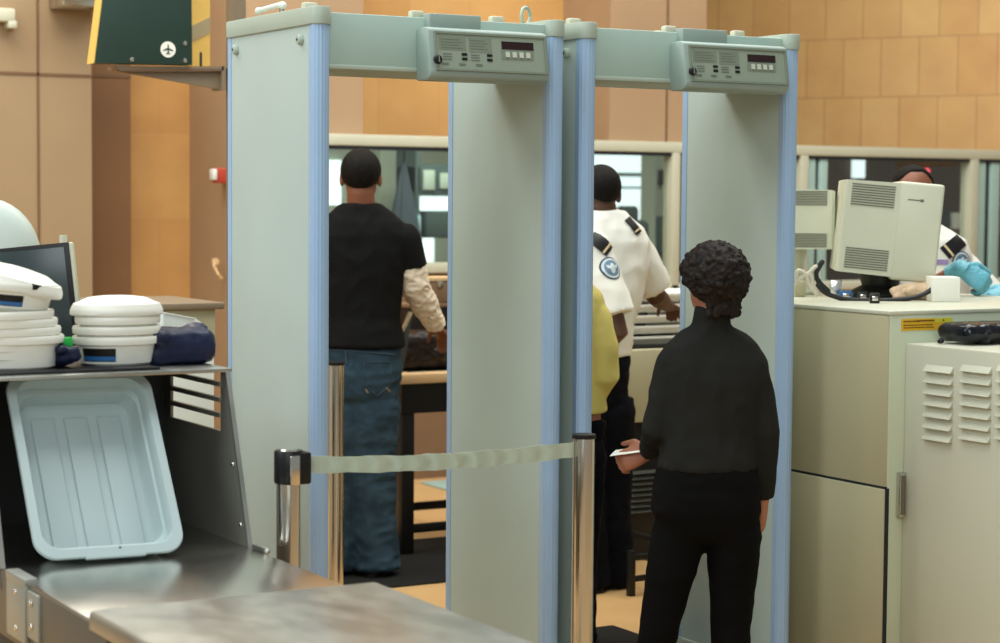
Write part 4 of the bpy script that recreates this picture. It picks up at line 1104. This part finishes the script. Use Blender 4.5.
# ============================================================ people
def ring3(c, rx, ry, r, f, n=28, p=2.4):
    out = []
    for k in range(n):
        t = 2 * PI * k / n; ct, st = math.cos(t), math.sin(t)
        x = math.copysign(abs(ct) ** (2 / p), ct) * rx; y = math.copysign(abs(st) ** (2 / p), st) * ry
        out.append(c + r * x + f * y)
    return out
def hand_geo(b, wr, d, back, thumb, curl=(.25, .5, .4), s=1.0, inf=0.0, spread=.0):
    """wr wrist point, d finger direction, back = outward normal of the back of the hand, thumb = direction across the palm"""
    d = V(d).normalized(); back = V(back); back = (back - d * back.dot(d)).normalized(); th = V(thumb); th = (th - d * th.dot(d) - back * th.dot(back)).normalized()
    def palm(t, w, h): return [wr + d * t * s + th * (math.cos(2 * PI * k / 16) * (w * s + inf)) + back * (math.sin(2 * PI * k / 16) * (h * s + inf)) for k in range(16)]
    b.rings([palm(-.02, .024, .018), palm(.01, .028, .018), palm(.045, .036, .017), palm(.075, .040, .015), palm(.09, .038, .013), palm(.098, .03, .009)])
    for i, (o, L) in enumerate(((.029, .070), (.010, .079), (-.010, .074), (-.028, .058))):
        p = wr + d * (.085 * s) + th * o * s; dir_ = (d + th * o * spread).normalized(); pts = [(p - d * .02 * s, .009 * s + inf)]; bk = back.copy()
        pts.append((p, .0092 * s + inf))
        for k, (fr_, a) in enumerate(zip((.45, .32, .23), curl)):
            q = Matrix.Rotation(-a * (1 + .08 * i), 3, dir_.cross(bk)) if True else None
            nd = (q @ dir_).normalized()
            if nd.dot(bk) > dir_.dot(bk): 
                q = Matrix.Rotation(a * (1 + .08 * i), 3, dir_.cross(bk)); nd = (q @ dir_).normalized()
            bk = (q @ bk).normalized(); dir_ = nd
            p = p + dir_ * L * fr_ * s
            pts.append((p, (.0088 - .0008 * k) * s + inf))
        b.tube(pts, 10)
    p = wr + d * .02 * s + th * .024 * s; t1 = (d * .62 + th * .72 - back * .25).normalized(); t2 = (d * .85 + th * .25 - back * .45).normalized()
    b.tube([(p - t1 * .01, .013 * s + inf), (p + t1 * .035 * s, .0115 * s + inf), (p + t1 * .035 * s + t2 * .03 * s, .0098 * s + inf), (p + t1 * .035 * s + t2 * .052 * s, .0085 * s + inf)], 10)

def face_fr(c, f, up=V((0, 0, 1))):
    f = V(f).normalized(); r = f.cross(up).normalized(); u = r.cross(f); return frame(c, r, f, u)

def person(name, label, group, J, mats, dims, hair):
    """J: world-space joints; mats: dict; returns dict of objects"""
    f, r = J['f'], J['r']
    k = dims.get('k', 1.0)
    H = J['head']; hf = face_fr(H, J['hf'])
    hw, hd, hh = dims['head']                     # half width, half depth, half height
    foot = V((J['root'].x, J['root'].y, 0))
    # ---------- body (one continuous surface)
    b = B()
    def torso(inf, z0=None, z1=None, levels=None):
        rr = []
        for (c, rx, ry) in (levels or J['torso']):
            rr.append(ring3(c, rx + inf, ry + inf, r, f))
        return rr
    b.rings(torso(-.012))
    nb, nt = J['neck'], H - hf.to_3x3() @ V((0, .015, hh * .45))
    nr = dims['neck']
    b.tube([(nb - V((0, 0, .05)), nr * 1.25), (nb, nr * 1.05), (nb.lerp(nt, .5), nr), (nt, nr)], 20)
    # head: cranium, face, jaw, nose, ears
    q = lambda x, y, z: hf @ V((x, y, z))
    b.ell(q(0, -.01, hh * .25), hw, hd * .95, hh * .75, fr=hf, seg=28)
    b.ell(q(0, .018, -hh * .25), hw * .80, hd * .72, hh * .72, fr=hf, seg=28)
    b.ell(q(0, hd * .55, -hh * .72), hw * .42, hd * .3, hh * .26, fr=hf)          # chin
    b.ell(q(0, hd * .62, hh * .18), hw * .72, hd * .22, hh * .12, fr=hf)          # brow
    b.tube([(q(0, hd * .80, hh * .10), .008), (q(0, hd * .98, -hh * .16), .012), (q(0, hd * .84, -hh * .22), .012)], 10)
    b.ell(q(0, hd * .80, -hh * .45), hw * .30, .010, .007, fr=hf); b.ell(q(0, hd * .79, -hh * .52), hw * .26, .010, .007, fr=hf)
    for s in (-1, 1):
        b.ell(q(s * hw * 1.0, -.012, -hh * .06), .010, .020, .032, fr=hf)
        b.ell(q(s * hw * .97, .0, -hh * .1), .012, .012, .02, fr=hf)
    # arms + hands
    for S_ in ('L', 'R'):
        sh, el, wr = J['sh' + S_], J['el' + S_], J['wr' + S_]
        a = dims['arm']
        b.tube([(sh, a * .95), (sh.lerp(el, .35), a * .95), (sh.lerp(el, .8), a * .8), (el, a * .78), (el.lerp(wr, .25), a * .78), (el.lerp(wr, .7), a * .6), (wr, a * .5)], 16)
        hd_ = J['hand' + S_]
        hand_geo(b, wr, hd_[0], hd_[1], hd_[2], hd_[3], dims.get('hand', 1.0), 0.0, hd_[4] if len(hd_) > 4 else 0.0)
    # legs + feet
    for S_ in ('L', 'R'):
        hp, kn, an = J['hp' + S_], J['kn' + S_], J['an' + S_]
        l = dims['leg']
        b.tube([(hp + V((0, 0, .03)), l * .95), (hp, l), (hp.lerp(kn, .5), l * .82), (kn, l * .62), (kn.lerp(an, .3), l * .62), (kn.lerp(an, .75), l * .42), (an, l * .38)], 18)
        t = J['toe' + S_]
        b.tube([(an - V((0, 0, .03)), .035), (an + t * .06 - V((0, 0, .05)), .035), (an + t * .15 - V((0, 0, .065)), .028)], 12)
    body = b.voxel(name, mats['skin'], None, .0062, 3, origin=foot)
    tag(body, label, 'person', group)
    out = {'body': body}
    # ---------- hair
    random.seed(hash(label) % 1000 if False else len(label))
    b = B(); t_ = bmesh.new(); bmesh.ops.create_icosphere(t_, subdivisions=5, radius=1.0)
    cov = hair['cover']; th = hair['thick']
    for v in t_.verts:
        d = v.co.copy()
        inside = cov(d)
        e = th if inside > 0 else -.012
        e = -.012 + (th + .012) * min(1, max(0, inside * 6 + .5))
        v.co = hf @ (V((0, -.01, hh * .25)) + V((d.x * (hw + e), d.y * (hd * .95 + e), d.z * (hh * .75 + e))))
    b.merge(t_)
    if hair.get('curls'):
        for _ in range(hair['curls']):
            while True:
                d = V((random.gauss(0, 1), random.gauss(0, 1), random.gauss(0, 1))).normalized()
                if cov(d) > .1: break
            rr_ = hair['cr'] * random.uniform(.7, 1.25)
            e = th * random.uniform(.75, 1.05)
            c = hf @ (V((0, -.01, hh * .25)) + V((d.x * (hw + e), d.y * (hd * .95 + e), d.z * (hh * .75 + e * .8))))
            b.ell(c, rr_, rr_, rr_ * random.uniform(.7, 1.1), seg=10)
        for d, rad, rr_ in hair.get('extra', []):
            b.ell(hf @ V(d), rad, rad, rr_, seg=14)
        for _ in range(hair.get('nape', 0)):
            u = random.uniform(-1, 1)
            c = hf @ V((u * hw * .85, -hd * (1.0 - .35 * abs(u)) , random.uniform(-.09, .0)))
            b.ell(c, hair['cr'], hair['cr'], hair['cr'] * 1.4, seg=10)
        b.voxel('hair', mats['hair'], body, .0042, 1, wr=.005, wscale=85)
    else:
        b.build('hair', mats['hair'], body)
    # eyes
    for s in (-1, 1):
        ey = B().ell(q(s * hw * .42, hd * .70, hh * .02), .012, .012, .012, seg=14).build('eye', M['eye'], body)
        B().ell(q(s * hw * .42, hd * .70 + .0085, hh * .02), .0055, .0045, .0055, seg=10).build('iris', M['black'], ey)
    # ---------- trousers
    b = B()
    lv = [x for x in J['torso'] if x[0].z <= J['waist'] + .02]
    hp_top = V((J['torso'][0][0].x, J['torso'][0][0].y, J['waist'])); 
    b.rings([ring3(c, rx + .004, ry + .004, r, f) for c, rx, ry in lv])
    for S_ in ('L', 'R'):
        hp, kn, an = J['hp' + S_], J['kn' + S_], J['an' + S_]
        R_ = dims['trouser']                       # radii hip, mid-thigh, knee, calf, hem
        ctr = [hp + V((0, 0, .03)), hp - V((0, 0, .02)), hp.lerp(kn, .5), kn, kn.lerp(an, .5), an.lerp(kn, .04), an - V((0, 0, J.get('hem', .05)))]
        rad = [R_[0] * .9, R_[0], R_[1], R_[2], R_[3], R_[4], R_[4] * 1.04]
        b.tube(list(zip(ctr, rad)), 22, flat=True)
    out['trousers'] = b.voxel('trousers', mats['trousers'], body, .0085, 4, wr=dims.get('twr', .008), wscale=dims.get('tws', 8), stretch=(1, 1, 1.5))
    # shoes
    for S_ in ('L', 'R'):
        an, t = J['an' + S_], J['toe' + S_]
        s_ = V((-t.y, t.x, 0)); g = V((an.x, an.y, 0))
        def sr(u, w, h, z0=.0): return [g + t * u + s_ * (math.cos(2 * PI * k / 16) * w) + V((0, 0, z0 + h / 2 + math.sin(2 * PI * k / 16) * h / 2)) for k in range(16)]
        b = B(); b.rings([sr(-.075, .015, .05), sr(-.065, .034, .085), sr(-.02, .040, .105), sr(.05, .042, .085), (sr(.11, .047, .06)), sr(.16, .044, .048), sr(.19, .028, .035), sr(.197, .01, .02, .005)])
        shoe = b.build('shoe', M['shoe'], body)
        b = B(); b.prism([g + t * u + s_ * w for u, w in ((-.078, -.02), (-.078, .02), (-.05, .038), (.06, .044), (.13, .05), (.18, .04), (.203, .012), (.203, -.012), (.18, -.04), (.13, -.05), (.06, -.044), (-.05, -.038))], (0, 0, 0), (0, 0, .014), .003).build('sole', M['black'], shoe)
    # ---------- top
    tp = dims['top']
    b = B()
    lv = [x for x in J['torso'] if x[0].z >= tp['hem'] - .03]
    c0, rx0, ry0 = lv[0]
    b.rings([ring3(V((c0.x, c0.y, tp['hem'])), rx0 + tp['inf'] + tp.get('flare', 0), ry0 + tp['inf'] + tp.get('flare', 0), r, f)] + [ring3(c, rx + tp['inf'], ry + tp['inf'], r, f) for c, rx, ry in lv[1:]])
    for S_ in ('L', 'R'):
        sh, el, wr = J['sh' + S_], J['el' + S_], J['wr' + S_]
        a = dims['arm']; s_ = tp['sleeve']
        w_ = tp['sw']
        pts = [(sh, a * 1.02 + tp['inf'])]
        if s_ <= 1: pts += [(sh.lerp(el, s_ * .5), a + w_), (sh.lerp(el, s_), a * .98 + w_ * 1.25)]
        else: pts += [(sh.lerp(el, .5), a + w_), (el, a * .86 + w_), (el.lerp(wr, .5), a * .74 + w_), (el.lerp(wr, s_ - 1), a * .58 + w_)]
        p0 = pts[0]; dd = (pts[0][0] - pts[1][0]).normalized()
        pts = [(p0[0] + dd * p0[1] * .95, p0[1] * .15), (p0[0] + dd * p0[1] * .75, p0[1] * .66), (p0[0] + dd * p0[1] * .4, p0[1] * .91)] + pts
        b.tube(pts, 18, flat=True)
    if tp.get('collar'):
        z0_, z1_, cr_ = tp['collar']
        b.tube([(nb - V((0, 0, .04)), cr_ * 1.3), (nb + V((0, 0, z0_)), cr_ * 1.04), (nb.lerp(nt, z1_), cr_)], 22, flat=True)
    out['top'] = b.voxel(tp['name'], mats['top'], body, .0078, 4, wr=tp.get('wr', .008), wscale=tp.get('ws', 8), stretch=tp.get('st', (1, 1, .8)))
    return out

def pdef(h, px_c, py_ref=300):
    return P(px_c, py_ref, h)
def dirs(yaw):                  # yaw 0 faces along the gates (+y); positive turns left
    return V((-math.sin(yaw), math.cos(yaw), 0)), V((math.cos(yaw), math.sin(yaw), 0))
def lev(px, py, h, rx, ry, df=0.0): return (P(px, py, h) + F0 * df, rx, ry)

# ---------------------------------------------------------------- the woman in black
h = 6.15
f, r = dirs(math.radians(-22)); hf = dirs(math.radians(-4))[0]
root = P(712, 600, h)
J = dict(f=f, r=r, hf=hf, root=root, waist=.845, hem=.06,
    torso=[lev(706, 540, h, .05, .05), lev(706, 530, h, .13, .10), lev(706, 510, h, .168, .12), lev(706, 490, h, .160, .115), lev(707, 466, h, .150, .105), lev(709, 435, h, .142, .098), lev(711, 405, h, .150, .10),
           lev(712, 380, h, .160, .10), lev(712, 360, h, .158, .09), lev(712, 346, h, .140, .075), lev(712, 335, h, .105, .06), lev(712, 326, h, .058, .052)],
    neck=P(711, 326, h), head=P(713, 283, h) + V((0, 0, -.005)),
    shL=P(672, 362, h), elL=P(657, 430, h - .02), wrL=P(650, 451, h + .17), shR=P(752, 362, h), elR=P(764, 432, h), wrR=P(763, 500, h + .04),
    handL=((P(626, 460, h + .19) - P(650, 451, h + .17)), -F0 * .8 - R0 * .2 + V((0, 0, .3)), V((0, 0, 1)), (.5, .8, .6)),
    handR=(P(761, 530, h + .06) - P(763, 500, h + .04), R0 - F0 * .2, F0, (.2, .3, .25)),
    hpL=P(680, 528, h), knL=P(660, 622, h), anL=P(646, 722, h), hpR=P(734, 528, h), knR=P(731, 622, h + .02), anR=P(731, 722, h),
    toeL=dirs(math.radians(5))[0], toeR=dirs(math.radians(-30))[0])
WO = person('person', 'woman in black turtleneck and slacks, back turned, holding a white card at the right gate', None, J,
    dict(skin=M['skinl'], hair=M['hairc'], trousers=M['slacks'], top=M['knit']),
    dict(head=(.073, .090, .108), neck=.048, arm=.040, leg=.066, hand=1.0, trouser=(.086, .076, .062, .056, .060), twr=.006, tws=7,
         top=dict(name='turtleneck', hem=P(706, 468, h).z, inf=.006, sleeve=1.97, sw=.010, collar=(.0, .75, .056), wr=.008, ws=9, flare=.0)),
    dict(cover=lambda d: d.z * .9 - d.y * .9 + .45 if d.y < .75 else d.z - .6, thick=.026, curls=520, cr=.0095, nape=90))
# the white card in her hand
c = J['wrL'] + (P(628, 456, h + .19) - P(647, 456, h + .17)).normalized() * .07
e1 = P(655, 452, h + .15) - P(617, 457, h + .2); e1.normalize()
up = (V((0, 0, .12)) + F0); up = (up - e1 * up.dot(e1)).normalized()
cd = B().box((-.055, -.001, -.030), (.075, .001, .03), .0006, fr=frame(c, e1, up.cross(e1), up)).build('boarding_card', M['paper'])
tag(cd, 'small white card held in the left hand of the woman in black', 'card')

# ---------------------------------------------------------------- the man in the black t-shirt
h = 8.6
f, r = dirs(math.radians(-30)); hf = dirs(math.radians(-30))[0]
root = P(360, 560, h)
J = dict(f=f, r=r, hf=hf, root=root, waist=1.03, hem=.05,
    torso=[lev(360, 408, h, .09, .08), lev(361, 395, h, .155, .115), lev(362, 372, h, .168, .128), lev(362, 348, h, .162, .118), lev(362, 318, h, .150, .110), lev(362, 285, h, .166, .115), lev(362, 255, h, .188, .12),
           lev(362, 235, h, .192, .11), lev(362, 222, h, .170, .095), lev(362, 213, h, .125, .075), lev(361, 204, h, .068, .062)],
    neck=P(361, 206, h), head=P(361, 178, h),
    shL=P(316, 238, h), elL=P(306, 295, h), wrL=P(330, 328, h + .22), shR=P(406, 238, h), elR=P(414, 285, h + .03), wrR=P(438, 329, h + .20),
    handL=(P(350, 340, h + .3) - P(330, 328, h + .22), V((0, 0, 1)), R0, (.3, .4, .3)),
    handR=(P(444, 338, h + .28) - P(438, 329, h + .20), V((0, 0, 1)) - F0 * .3, -R0, (.4, .5, .4)),
    hpL=P(341, 400, h), knL=P(337, 475, h), anL=P(334, 558, h + .02), hpR=P(374, 400, h), knR=P(373, 478, h), anR=P(376, 556, h),
    toeL=dirs(math.radians(-20))[0], toeR=dirs(math.radians(-42))[0])
MA = person('person', 'man in black t-shirt over cream sleeves and blue jeans framed by the left gate', None, J,
    dict(skin=M['skinm'], hair=M['hair'], trousers=M['denim'], top=M['tee']),
    dict(head=(.082, .098, .122), neck=.060, arm=.052, leg=.092, trouser=(.112, .104, .094, .090, .100), twr=.012, tws=8,
         top=dict(name='t_shirt', hem=P(360, 346, h).z, inf=.012, sleeve=.62, sw=.016, collar=(-.01, .05, .066), wr=.010, ws=7, flare=.01)),
    dict(cover=lambda d: d.z * .75 - d.y * .8 + .22 if d.y < .7 else d.z - .62, thick=.006))
# long cream sleeves under the t-shirt, a child garment
b = B()
for S_ in ('L', 'R'):
    sh, el, wr = J['sh' + S_], J['el' + S_], J['wr' + S_]
    b2 = B(); b2.tube([(sh.lerp(el, .3), .056), (sh.lerp(el, .7), .064), (el, .060), (el.lerp(wr, .35), .056), (el.lerp(wr, .7), .048), (el.lerp(wr, .93), .040)], 18, flat=True)
    b2.voxel('long_sleeve', M['cream'], MA['body'], .006, 3, wr=.014, wscale=18, stretch=(1, 1, 1.6))
# jeans stitching and back pocket
bv = bvh_of(MA['trousers'])
def seam(pts, rad, m, name, par, bv):
    out = []
    for (x0, y0), (x1, y1) in zip(pts, pts[1:]):
        for k in range(7):
            p, n = hit(bv, x0 + (x1 - x0) * k / 7, y0 + (y1 - y0) * k / 7)
            if p is not None: out.append((p + n * rad * .4, rad))
    if len(out) > 2: return B().tube(out, 6).build(name, m, par)
TRO = MA['trousers']
jd = mat('denim_seam', srgb(56, 70, 80), .9, spec=.1)
seam([(364, 362), (364, 384), (377, 396), (391, 384), (391, 362), (364, 362)], .003, jd, 'back_pocket', TRO, bv)
seam([(331, 350), (365, 352), (397, 355)], .0045, jd, 'waistband', TRO, bv)
seam([(366, 390), (368, 393)], .004, M['thread'], 'pocket_stitch', TRO, bv); seam([(386, 388), (390, 392)], .004, M['thread'], 'pocket_stitch', TRO, bv)
seam([(346, 352), (347, 366)], .006, jd, 'belt_loop', TRO, bv)

# ---------------------------------------------------------------- the officer in the white shirt
h = 8.35
f, r = dirs(math.radians(-2)); hf = dirs(math.radians(-10))[0]
root = P(598, 560, h)
J = dict(f=f, r=r, hf=hf, root=root, waist=1.04, hem=.05,
    torso=[lev(592, 418, h, .08, .08), lev(592, 400, h, .14, .12), lev(592, 375, h, .150, .13), lev(593, 352, h, .145, .125), lev(595, 325, h, .150, .125), lev(600, 295, h, .165, .125), lev(605, 265, h, .175, .12),
           lev(607, 243, h, .175, .11), lev(606, 229, h, .150, .095), lev(604, 219, h, .110, .075), lev(602, 211, h, .070, .064)],
    neck=P(602, 212, h), head=P(600, 194, h),
    shL=P(594, 250, h - .16), elL=P(618, 332, h - .22), wrL=P(588, 352, h - .02), shR=P(634, 246, h + .10), elR=P(656, 296, h + .22), wrR=P(668, 306, h + .42),
    handL=(P(575, 352, h + .08) - P(588, 352, h - .02), V((0, 0, 1)), F0, (.4, .5, .4)),
    handR=(P(672, 308, h + .5) - P(668, 306, h + .42), V((0, 0, 1)), -R0, (.4, .5, .4)),
    hpL=P(578, 405, h - .05), knL=P(582, 480, h - .05), anL=P(588, 575, h - .05), hpR=P(607, 405, h + .03), knR=P(610, 480, h + .05), anR=P(612, 572, h + .05),
    toeL=dirs(math.radians(15))[0], toeR=dirs(math.radians(-25))[0])
OF = person('person', 'officer in white short sleeved shirt, back turned, seen through the right gate', 'officers in white shirts', J,
    dict(skin=M['skind'], hair=M['hair'], trousers=M['navy'], top=M['shirt']),
    dict(head=(.080, .096, .120), neck=.062, arm=.056, leg=.095, trouser=(.118, .108, .092, .086, .09), twr=.010,
         top=dict(name='uniform_shirt', hem=P(610, 356, h).z, inf=.014, sleeve=.80, sw=.026, collar=(-.005, .35, .068), wr=.012, ws=7)),
    dict(cover=lambda d: d.z * .75 - d.y * .8 + .02 if d.y < .7 else d.z - .62, thick=.004))
def insignia(top, body, patch_px, pr, ep_pts, bv):
    p, n = hit(bv, *patch_px)
    if p is not None:
        up = V((0, 0, 1))
        pt = decal(bv, p, n, up, [circle(pr)], .002).build('arm_patch', M['patchblue'], body)
        def ringp(r0, r1, nn=40): 
            return [circle(r1)]
        decal(bv, p, n, up, [circle(pr * .88)], .0034).build('patch_ring', M['patchlight'], pt)
        decal(bv, p, n, up, [circle(pr * .70)], .0048).build('patch_field', M['patchmid'], pt)
        s = pr * .6
        eagle = [(0, .75 * s), (.22 * s, .55 * s), (.3 * s, .3 * s), (.9 * s, .5 * s), (.75 * s, .05 * s), (.4 * s, -.15 * s), (.3 * s, -.6 * s), (0, -.85 * s), (-.3 * s, -.6 * s), (-.4 * s, -.15 * s), (-.75 * s, .05 * s), (-.9 * s, .5 * s), (-.3 * s, .3 * s), (-.22 * s, .55 * s)]
        decal(bv, p, n, up, [eagle], .0062).build('patch_emblem', M['patchlight'], pt)
    for (px, py, w, hgt, ang) in ep_pts:
        p, n = hit(bv, px, py)
        if p is None: continue
        up = (CU * math.cos(ang) + CR * math.sin(ang))
        ep = decal(bv, p, n, up, [rect(-w, -hgt, w, hgt)], .004, th=.004).build('epaulette', M['black'], body)
        decal(bv, p, n, up, [rect(-w, -hgt * .72, w, -hgt * .55)], .0085).build('gold_bar', M['gold'], ep)
bv = bvh_of(OF['top'])
insignia(OF['top'], OF['body'], (612, 268), .048, [(601, 243, .032, .05, -.9), (633, 226, .02, .04, -.7)], bv)

# ---------------------------------------------------------------- the person in yellow, mostly behind the gate
h = 7.3
f, r = dirs(math.radians(-10)); hf = f
root = P(560, 600, h)
J = dict(f=f, r=r, hf=hf, root=root, waist=.90, hem=.05,
    torso=[lev(560, 462, h, .08, .07), lev(560, 448, h, .15, .11), lev(560, 420, h, .165, .12), lev(560, 395, h, .155, .115), lev(560, 360, h, .145, .11), lev(560, 330, h, .155, .11), lev(560, 308, h, .16, .105), lev(560, 294, h, .145, .09), lev(560, 282, h, .10, .07), lev(560, 274, h, .06, .055)],
    neck=P(560, 274, h), head=P(560, 240, h),
    shL=P(520, 312, h), elL=P(512, 375, h), wrL=P(530, 395, h + .2), shR=P(596, 318, h), elR=P(604, 376, h - .02), wrR=P(585, 402, h + .12),
    handL=(F0 - V((0, 0, .2)), V((0, 0, 1)), R0, (.4, .5, .4)), handR=(F0 - V((0, 0, .3)) - R0 * .3, V((0, 0, 1)), -R0, (.4, .5, .4)),
    hpL=P(541, 450, h), knL=P(543, 540, h), anL=P(543, 627, h), hpR=P(579, 450, h), knR=P(578, 540, h), anR=P(577, 627, h),
    toeL=dirs(.1)[0], toeR=dirs(-.3)[0])
person('person', 'person in yellow top almost hidden behind the post of the right gate', None, J,
    dict(skin=M['skinl'], hair=M['hair'], trousers=M['navy'], top=M['yellow']),
    dict(head=(.074, .092, .11), neck=.05, arm=.046, leg=.085, trouser=(.10, .09, .075, .068, .072),
         top=dict(name='yellow_top', hem=P(560, 412, h).z, inf=.010, sleeve=1.9, sw=.018, collar=(-.01, .1, .058), wr=.008, ws=8)),
    dict(cover=lambda d: d.z * .75 - d.y * .8 + .35 if d.y < .7 else d.z - .62, thick=.018))

# ---------------------------------------------------------------- the agent with blue gloves behind the monitor
h = 8.3
f, r = dirs(math.radians(140)); hf = dirs(math.radians(155))[0]
root = P(922, 560, h)
J = dict(f=f, r=r, hf=hf, root=root, waist=1.02, hem=.05,
    torso=[lev(922, 435, h, .09, .08), lev(922, 420, h, .155, .12), lev(922, 392, h, .165, .13), lev(922, 365, h, .16, .125), lev(922, 335, h, .165, .125), lev(922, 305, h, .175, .125), lev(922, 275, h, .188, .12),
           lev(922, 254, h, .188, .11), lev(922, 240, h, .165, .095), lev(920, 231, h, .115, .075), lev(918, 223, h, .070, .064)],
    neck=P(918, 224, h), head=P(913, 195, h),
    shR=P(882, 262, h - .08), elR=P(880, 318, h - .22), wrR=P(961, 268, h - .60), shL=P(957, 262, h + .03), elL=P(992, 305, h - .05), wrL=P(1014, 292, h - .50),
    handR=(R0 * .75 + V((0, 0, -.5)) - F0 * .2, V((0, 0, .5)) - F0 * .85, V((0, 0, .8)) + R0 * .5, (.8, .9, .5), .5),
    handL=(-R0 * .8 - F0 * .35 - V((0, 0, .25)), V((0, 0, .7)) - F0 * .7, F0 + V((0, 0, -.2)), (.35, .6, .4)),
    hpL=P(941, 430, h), knL=P(941, 505, h), anL=P(941, 582, h), hpR=P(903, 430, h), knR=P(903, 505, h), anR=P(903, 582, h),
    toeL=dirs(math.radians(155))[0], toeR=dirs(math.radians(125))[0])
AG = person('person', 'officer in white shirt and blue gloves behind the large monitor', 'officers in white shirts', J,
    dict(skin=M['skinm'], hair=M['hair'], trousers=M['navy'], top=M['shirt']),
    dict(head=(.082, .098, .120), neck=.062, arm=.054, leg=.095, hand=1.05, trouser=(.115, .105, .09, .085, .09),
         top=dict(name='uniform_shirt', hem=P(922, 372, h).z, inf=.012, sleeve=.85, sw=.022, collar=(-.005, .3, .068), wr=.010, ws=7)),
    dict(cover=lambda d: d.z * .75 - d.y * .8 + .15 if d.y < .6 else d.z - .7, thick=.006))
for S_ in ('L', 'R'):
    b = B(); wr = J['wr' + S_]; hd_ = J['hand' + S_]
    hand_geo(b, wr, hd_[0], hd_[1], hd_[2], hd_[3], 1.12, .002, hd_[4] if len(hd_) > 4 else .3)
    b.tube([(wr - (wr - J['el' + S_]).normalized() * .06, .036), (wr, .033), (wr + V(hd_[0]).normalized() * .02, .034)], 16, flat=True)
    b.voxel('glove', M['glove'], AG['body'], .0036, 2, wr=.003, wscale=40)
bv = bvh_of(AG['top'])
insignia(AG['top'], AG['body'], (962, 262), .046, [(954, 246, .03, .055, .9)], bv)
p, n = hit(bv, 941, 266)
if p is not None:
    bd = decal(bv, p, n, V((0, 0, 1)), [rect(-.03, -.06, .03, .03)], .006).build('badge', M['paper'], AG['body'], label='white name badge with purple band')
    decal(bv, p, n, V((0, 0, 1)), [rect(-.028, .004, .028, .026)], .009).build('badge_band', M['purple'], bd)
# ============================================================ light
w = bpy.data.worlds.new('world'); scene.world = w; w.use_nodes = True
bg = w.node_tree.nodes['Background']; bg.inputs[0].default_value = (0.93, 1.0, 0.98, 1); bg.inputs[1].default_value = 0.3
def area(name, loc, sx, sy, power, col=(1, 1, 1), target=None):
    l = bpy.data.lights.new(name, 'AREA'); l.shape = 'RECTANGLE'; l.size = sx; l.size_y = sy; l.energy = power; l.color = col
    o = bpy.data.objects.new(name, l); COL.objects.link(o); o.location = loc
    if target is not None: o.rotation_euler = (V(target) - V(loc)).to_track_quat('-Z', 'Y').to_euler()
    return o
area('overhead_light', (3.2, 4.6, 5.6), 5, 3, 170, (.95, 1, .98))
area('overhead_light', (6.5, 7.0, 5.8), 5, 3, 200, (1, .97, .9))
area('side_fill_light', (-1.5, 5.5, 4.2), 3.5, 3, 170, (.88, .96, 1), (3, 6, .8))  # unseen soft fill added from the left; no window stands there
area('front_fill_light', (-.8, -1.8, 4.6), 4, 3, 190, (.93, .99, 1), (2.4, 6, 1.2))  # soft fill added behind the camera to brighten the bin and facing sides
area('overhead_light', (1.6, 8.4, 5.4), 3, 2, 200, (1, .95, .86))  # extra unseen lamp added to lift the left background and pillar side
area('wall_wash_light', (5.0, 8.8, 5.8), 9, 1, 125, (1, .94, .84), (5.5, 11, 2.5))
area('office_light', (6, 11.7, 2.3), 2.4, .5, 40, (.92, 1, .98), (6, 13.2, .8))
area('office_light', (6, 14.2, 2.33), 4, 1, 40, (.92, 1, .98))
area('office_light', (9.6, 11.2, 1.9), 3, .4, 8, (1, .95, .88))
vs = scene.view_settings
vs.view_transform = 'Standard'; vs.look = 'None'; vs.gamma = 1.0; vs.exposure = 0.0; vs.use_curve_mapping = False
scene.cycles.use_denoising = True
scene.cycles.max_bounces = 8
